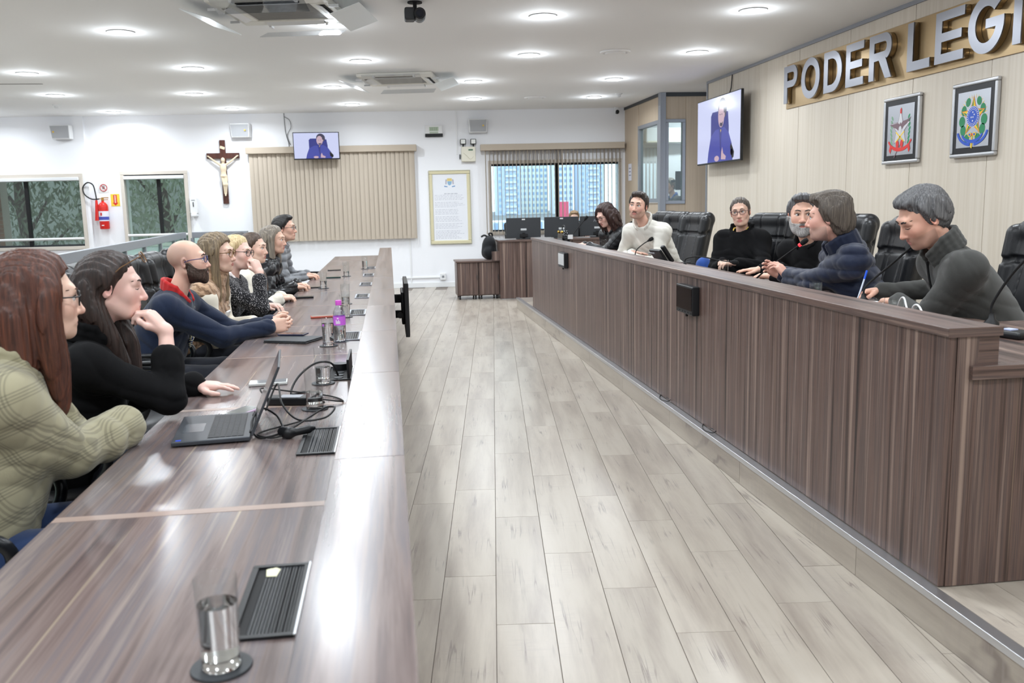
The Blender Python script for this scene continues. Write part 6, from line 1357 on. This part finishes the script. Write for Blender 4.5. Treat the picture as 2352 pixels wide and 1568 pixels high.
# --- man in grey puffer
H7 = hairmat('black short hair', (20, 18, 18), (44, 40, 38)); GP = cloth('grey puffer nylon', (128, 130, 134), .5)
person('man with glasses and short dark hair in grey quilted puffer jacket', (-1.05, 9.30, 1.265), -8, 0, 0, 0, hip=(-1.33, 9.35, .56), hs=1.02, sw=.19, chest=1.05,
  P=dict(skin=(222, 178, 156), brow=(40, 32, 28), glasses=mat('thin steel frame', (110, 104, 104), .3, 1), gdim=(.024, .016), hair=dict(vol=.014, blobs=[((0, .025, .105), (.06, .055, .028))]), hairm=H7),
  arms=dict(R=dict(wrist=(-.87, 9.22, .78), dir=(.8, .4, -.05), palm=dn, pole=(-.5, -.5, -1), pose=REL, thick=1.1), L=dict(wrist=(-.86, 9.44, .78), dir=(.8, -.4, 0), palm=dn, pole=(-.5, .5, -1), pose=REL, thick=1.1)),
  top=dict(m=GP, nr=.07), res=.0045, cres=.009, topname='puffer_jacket', quilt=.065, collar=dict(r=.076, h=.05, t=.012, dip=.03, m=GP, open=.12))
# ---------------- podium
ZF = .15
# --- man in grey fleece writing
HG = hairmat('salt and pepper hair', (58, 58, 60), (128, 128, 130), (166, 166, 166), 80); FLC = cloth('charcoal fleece', (66, 66, 64), .95, .3, 500)
t, c = person('man with grey hair in charcoal zip fleece writing on a notepad', (2.42, 3.83, 1.355), 172, 30, -4, 165, neck=(2.53, 3.80, 1.185), hip=(2.86, 3.77, .71), hs=1.06, sw=.205, chest=1.1, fat=.025, floorz=ZF,
  P=dict(skin=(224, 174, 152), brow=(48, 42, 40), brow_t=.004, closed=True, stubble=((120, 100, 92), .35), fat=.004, nose=1.15, hair=dict(vol=.016, blobs=[((0, .035, .10), (.062, .045, .028))], line=[(-.13, -.10), (-.05, -.085), (-.012, -.06), (.008, -.03), (.028, .03), (.045, .062), (.065, .085), (.12, .12)], wave=.003), hairm=HG),
  arms=dict(L=dict(wrist=(2.455, 4.06, .945), dir=(-.15, .9, -.05), palm=dn, pole=(-.3, -.7, -1), out=.5, pose=REL, thick=1.12, la=.31, lb=.29), R=dict(wrist=(2.56, 4.42, .955), dir=(-.85, -.05, -.1), palm=(.1, -.55, -.8), pole=(.5, .5, -.6), out=.5, pose=dict(curl=[(40, 46, 22), (44, 50, 26), (52, 58, 30), (56, 60, 34)], spread=2, thumb=[(.026, .022, -.008), (.042, .052, -.024), (.032, .078, -.034), (.022, .094, -.036)]), thick=1.1, la=.33, lb=.31)),
  top=dict(m=FLC, nr=.074), res=.0035, cres=.007, topname='fleece_jacket', collar=dict(r=.082, h=.075, t=.012, dip=.04, m=FLC, n=4, open=.07), wrinkle=.003)
g = lambda x, y, z: tuple(c['neck']+c['right']*x+c['sf']*y+c['spine']*z); b = MB(); b.tube(spline([g(0, .085, .02), g(0, .125, -.08), g(0, .155, -.2), g(0, .155, -.32)], 6), .006, 6); b.build('zip', M_blackm, t, smooth=True)
pn = thing('pen', 'blue ballpoint pen in the writing hand', 'pen', (2.455, 4.405, .925)); MB().tube([(-.02, 0, -.008), (-.005, 0, .03), (.025, .005, .115)], [.002, .0045, .0045], 8).build('barrel', mat('clear pen', (210, 220, 235), .2), pn, smooth=True); MB().tube([(.020, .004, .10), (.034, .006, .145)], .0056, 8).build('cap', mat('pen blue', (30, 90, 220), .3), pn, smooth=True)
# --- man in navy speaking
HN = hairmat('wavy brown grey hair', (60, 52, 46), (112, 102, 92), (150, 142, 132), 70); NP = cloth('navy puffer nylon', (30, 38, 60), .6)
person('man with swept back brown hair in navy padded jacket speaking into the lit microphone', (2.42, 4.72, 1.345), 146, 4, 0, 165, neck=(2.52, 4.72, 1.165), hip=(2.82, 4.92, .71), hs=1.04, sw=.205, chest=1.1, fat=.02, floorz=ZF,
  P=dict(skin=(226, 176, 158), brow=(84, 70, 60), stubble=((150, 130, 122), .5), nose=1.15, hair=dict(vol=.024, blobs=[((0, -.07, -.03), (.082, .06, .085)), ((0, .03, .10), (.075, .08, .035)), ((.06, .0, .02), (.03, .04, .05)), ((-.06, .0, .02), (.03, .04, .05))], wave=.0042, freq=20, line=[(-.16, -.13), (-.05, -.11), (-.01, -.05), (.015, -.015), (.032, .035), (.05, .066), (.066, .086), (.12, .12)], face=(.058, .12, .10)), hairm=HN),
  arms=dict(L=dict(wrist=(2.38, 5.12, .985), dir=(-.40, .42, .62), palm=(-.55, .7, -.2), pole=(-.3, -.5, -1), out=.3, pose=CUP, thick=1.15, la=.32, lb=.29), R=dict(wrist=(2.42, 5.30, .985), dir=(-.55, .15, .35), palm=(-.4, -.7, -.2), pole=(.3, .5, -.6), out=.4, pose=CUP, thick=1.15, la=.33, lb=.31)),
  top=dict(m=NP, nr=.074), res=.0035, cres=.007, topname='padded_jacket', quilt=.075, collar=dict(r=.084, h=.07, t=.015, dip=.03, m=NP, n=4, open=.08))
# --- man with grey beard
GB = hairmat('grey beard', (140, 136, 134), (206, 204, 202), None, 90)
t, c = person('smiling man with grey hair and white beard in black shirt', (2.72, 5.66, 1.345), 246, 2, 0, 205, neck=(2.80, 5.70, 1.155), hip=(3.02, 5.74, .71), hs=1.06, sw=.20, chest=1.08, fat=.03, floorz=ZF,
  P=dict(skin=(226, 180, 158), brow=(60, 54, 52), gaze=(-.5, 0), hair=dict(vol=.016, blobs=[((0, .04, .105), (.065, .06, .028))]), hairm=HG, beard=dict(m=GB, t=.005, chin=(.028, .022, .020)), moustache=hairmat('dark moustache', (72, 68, 66), (120, 116, 114), None, 90), fat=.004),
  arms=dict(L=dict(wrist=(2.50, 5.62, .95), dir=(-.6, .6, 0), palm=dn, pole=(-.2, -.6, -1), pose=REL, la=.31, lb=.28), R=dict(wrist=(2.66, 6.18, .95), dir=(-.75, .25, -.05), palm=dn, pole=(.3, .6, -.5), pose=FLAT, la=.33, lb=.31)),
  top=dict(m=M_blk2, nr=.074), res=.0035, cres=.008, topname='shirt', collar=dict(r=.082, h=.045, t=.009, dip=.05, m=M_blk2, flare=.25, open=.1))
# --- woman in black blazer on the podium
HW = hairmat('brown pulled back hair', (54, 46, 42), (104, 92, 84))
t, c = person('woman with glasses and pulled back hair in black blazer behind the podium', (2.90, 7.17, 1.350), 240, 4, 7, 218, neck=(2.94, 7.22, 1.18), hip=(3.0, 7.22, .71), hs=.96, sw=.175, bust=1.1, fat=.02, floorz=ZF,
  P=dict(skin=(226, 186, 166), brow=(96, 76, 64), lips=(200, 110, 110), glasses=mat('plum frame', (96, 70, 76), .3), gdim=(.026, .019), gaze=(.5, 0), hair=dict(vol=.008, blobs=[((0, -.10, .02), (.045, .04, .045))], line=[(-.13, -.09), (-.04, -.07), (.0, -.05), (.022, .005), (.044, .058), (.064, .085), (.12, .12)]), hairm=HW),
  arms=dict(R=dict(wrist=(2.70, 7.02, .945), dir=(-.35, -.8, 0), palm=dn, pole=(0, .5, -1), pose=FLAT, thick=1.1), L=dict(wrist=(2.74, 6.84, .95), dir=(-.7, .2, 0), palm=dn, pole=(.3, -.4, -1), pose=REL, thick=1.1)),
  top=dict(m=M_blk, nr=.068), legs=M_jean2, seat=dict(knee=(2.70, 7.48, .895)), res=.0038, cres=.008, topname='blazer', collar=dict(r=.076, h=.05, t=.011, dip=.08, m=M_blk, flare=.3, open=.17))
g = lambda x, y, z: tuple(c['neck']+c['right']*x+c['sf']*y+c['spine']*z); b = MB()
b.tube([g(.062*math.cos(a), .02+.075*math.sin(a), .035-.06*max(0, math.sin(a))) for a in np.linspace(0, 2*math.pi, 25)[:-1]], .006, 6, closed=True); b.build('necklace', mat('gold beads', (226, 196, 90), .4), t, smooth=True)
# --- man in cream
CR = cloth('cream cotton', (224, 221, 212), .85, .2, 350); MS = hairmat('dark moustache hair', (56, 42, 36), (86, 66, 56), None, 90)
t, c = person('man with moustache and dark hair in cream collared pullover leaning on crossed arms', (2.36, 8.36, 1.415), 236, 2, -6, 222, neck=(2.43, 8.42, 1.245), hip=(2.74, 8.58, .71), hs=1.03, sw=.185, chest=1.15, wrinkle=.003, shl=.025, floorz=ZF,
  P=dict(skin=(224, 180, 160), brow=(44, 34, 30), brow_t=.0042, gaze=(.4, 0), stubble=((128, 100, 88), .5), moustache=MS, hair=dict(vol=.013, blobs=[((0, .035, .106), (.06, .05, .026))], line=[(-.13, -.085), (-.045, -.07), (-.01, -.05), (.01, -.02), (.028, .03), (.048, .066), (.066, .086), (.12, .12)]), hairm=hairmat('dark brown short hair', (34, 28, 26), (64, 54, 50))),
  arms=dict(R=dict(wrist=(2.33, 8.44, .965), dir=(.55, -.75, -.02), palm=(-.2, -.2, -1), pole=(-.1, .3, -1), out=.2, pose=FLAT, thick=1.0, la=.31, lb=.28), L=dict(wrist=(2.28, 8.42, .94), dir=(-.3, .8, 0), palm=dn, pole=(.3, -.4, -1), out=.25, pose=REL, thick=1.0, la=.31, lb=.29)),
  top=dict(m=CR, nr=.072), res=.0038, cres=.007, topname='pullover', collar=dict(r=.080, h=.045, t=.009, dip=.06, m=CR, flare=.3, open=.10))
S, E, W = c['A']['R']; d_ = NV(W-E); b = MB(); p_ = W-d_*.01; u_ = NV(np.cross(d_, (0, 0, 1))); w_ = np.cross(d_, u_)
b.tube([tuple(p_+(u_*math.cos(a)+w_*math.sin(a))*.030) for a in np.linspace(0, 2*math.pi, 17)[:-1]], .006, 6, closed=True); b.build('wristband', mat('orange band', (214, 92, 60), .5), t, smooth=True)
# --- woman with curly dark hair
HC = hairmat('dark curly hair', (34, 20, 18), (70, 44, 38), None, 70); BL = mat('black leather jacket', (26, 27, 30), .35, bump=.3, bscale=80)
person('woman with long dark curly hair and glasses looking down in black leather jacket', (2.50, 10.28, 1.295), 205, 26, 6, 200, neck=(2.60, 10.32, 1.125), hip=(2.88, 10.36, .71), hs=.97, sw=.18, bust=1.0, fat=.015, floorz=ZF,
  P=dict(skin=(226, 184, 168), brow=(60, 42, 38), closed=True, glasses=mat('dark metal frame', (56, 50, 54), .3, .6), gdim=(.026, .02), hair=dict(vol=.030, len=.3, locks=longlocks(.098, .24, .0, .046, .08), blobs=[((0, -.04, .06), (.10, .11, .085)), ((.085, -.04, -.03), (.05, .06, .08)), ((-.085, -.04, -.03), (.05, .06, .08))], wave=.005, freq=16, zf=60), hairm=HC),
  arms=dict(R=dict(wrist=(2.33, 10.70, .95), dir=(-.8, -.2, 0), palm=dn, pole=(.2, .5, -1), pose=REL, thick=1.1, la=.3, lb=.28), L=dict(wrist=(2.33, 10.42, .95), dir=(-.6, .6, .05), palm=dn, pole=(.2, -.5, -1), pose=REL, thick=1.15)),
  top=dict(m=BL, nr=.066), res=.0045, cres=.009, topname='leather_jacket', collar=dict(r=.078, h=.05, t=.013, dip=.05, m=BL, flare=.2, open=.12))
# --- woman behind the monitors
person('person with light brown hair mostly hidden behind the dark monitors', (3.00, 14.45, 1.20), 262, 8, 0, 268, neck=(2.99, 14.52, 1.01), hip=(3.0, 14.80, .56), hs=.96, sw=.165,
  P=dict(skin=FL, brow=(120, 96, 72), hair=dict(vol=.014, blobs=[((0, .0, .1), (.07, .08, .03))]), hairm=hairmat('light brown hair', (112, 88, 64), (162, 136, 102))),
  arms=dict(R=dict(wrist=(2.84, 14.30, .945), dir=(0, -1, 0), palm=dn, pole=(0, .3, -1), pose=REL), L=dict(wrist=(3.16, 14.30, .945), dir=(0, -1, 0), palm=dn, pole=(0, .3, -1), pose=REL)), top=dict(m=M_blk2), res=.005, cres=.011, topname='shirt')
# --- man in the booth
person('man in dark jacket over blue shirt behind the booth glass', (4.70, 14.74, 1.70), 200, 10, 0, 190, neck=(4.77, 14.75, 1.505), hip=(4.98, 14.76, .40+.60), hs=1.0, sw=.20, fat=.02, floorz=.40,
  P=dict(skin=(206, 166, 146), brow=(90, 80, 74), hair=dict(vol=.012), hairm=hairmat('greying hair', (96, 84, 74), (140, 128, 116))),
  arms=dict(R=dict(wrist=(4.62, 15.0, 1.10), dir=(-1, 0, 0), palm=dn, pole=(.2, .3, -1), pose=REL), L=dict(wrist=(4.62, 14.5, 1.10), dir=(-1, 0, 0), palm=dn, pole=(.2, -.3, -1), pose=REL)), top=dict(m=cloth('dark olive jacket', (48, 46, 44)), nr=.07), res=.005, cres=.011, topname='jacket', collar=dict(r=.078, h=.035, t=.01, dip=.06, m=cloth('blue shirt', (70, 96, 150)), open=.1))
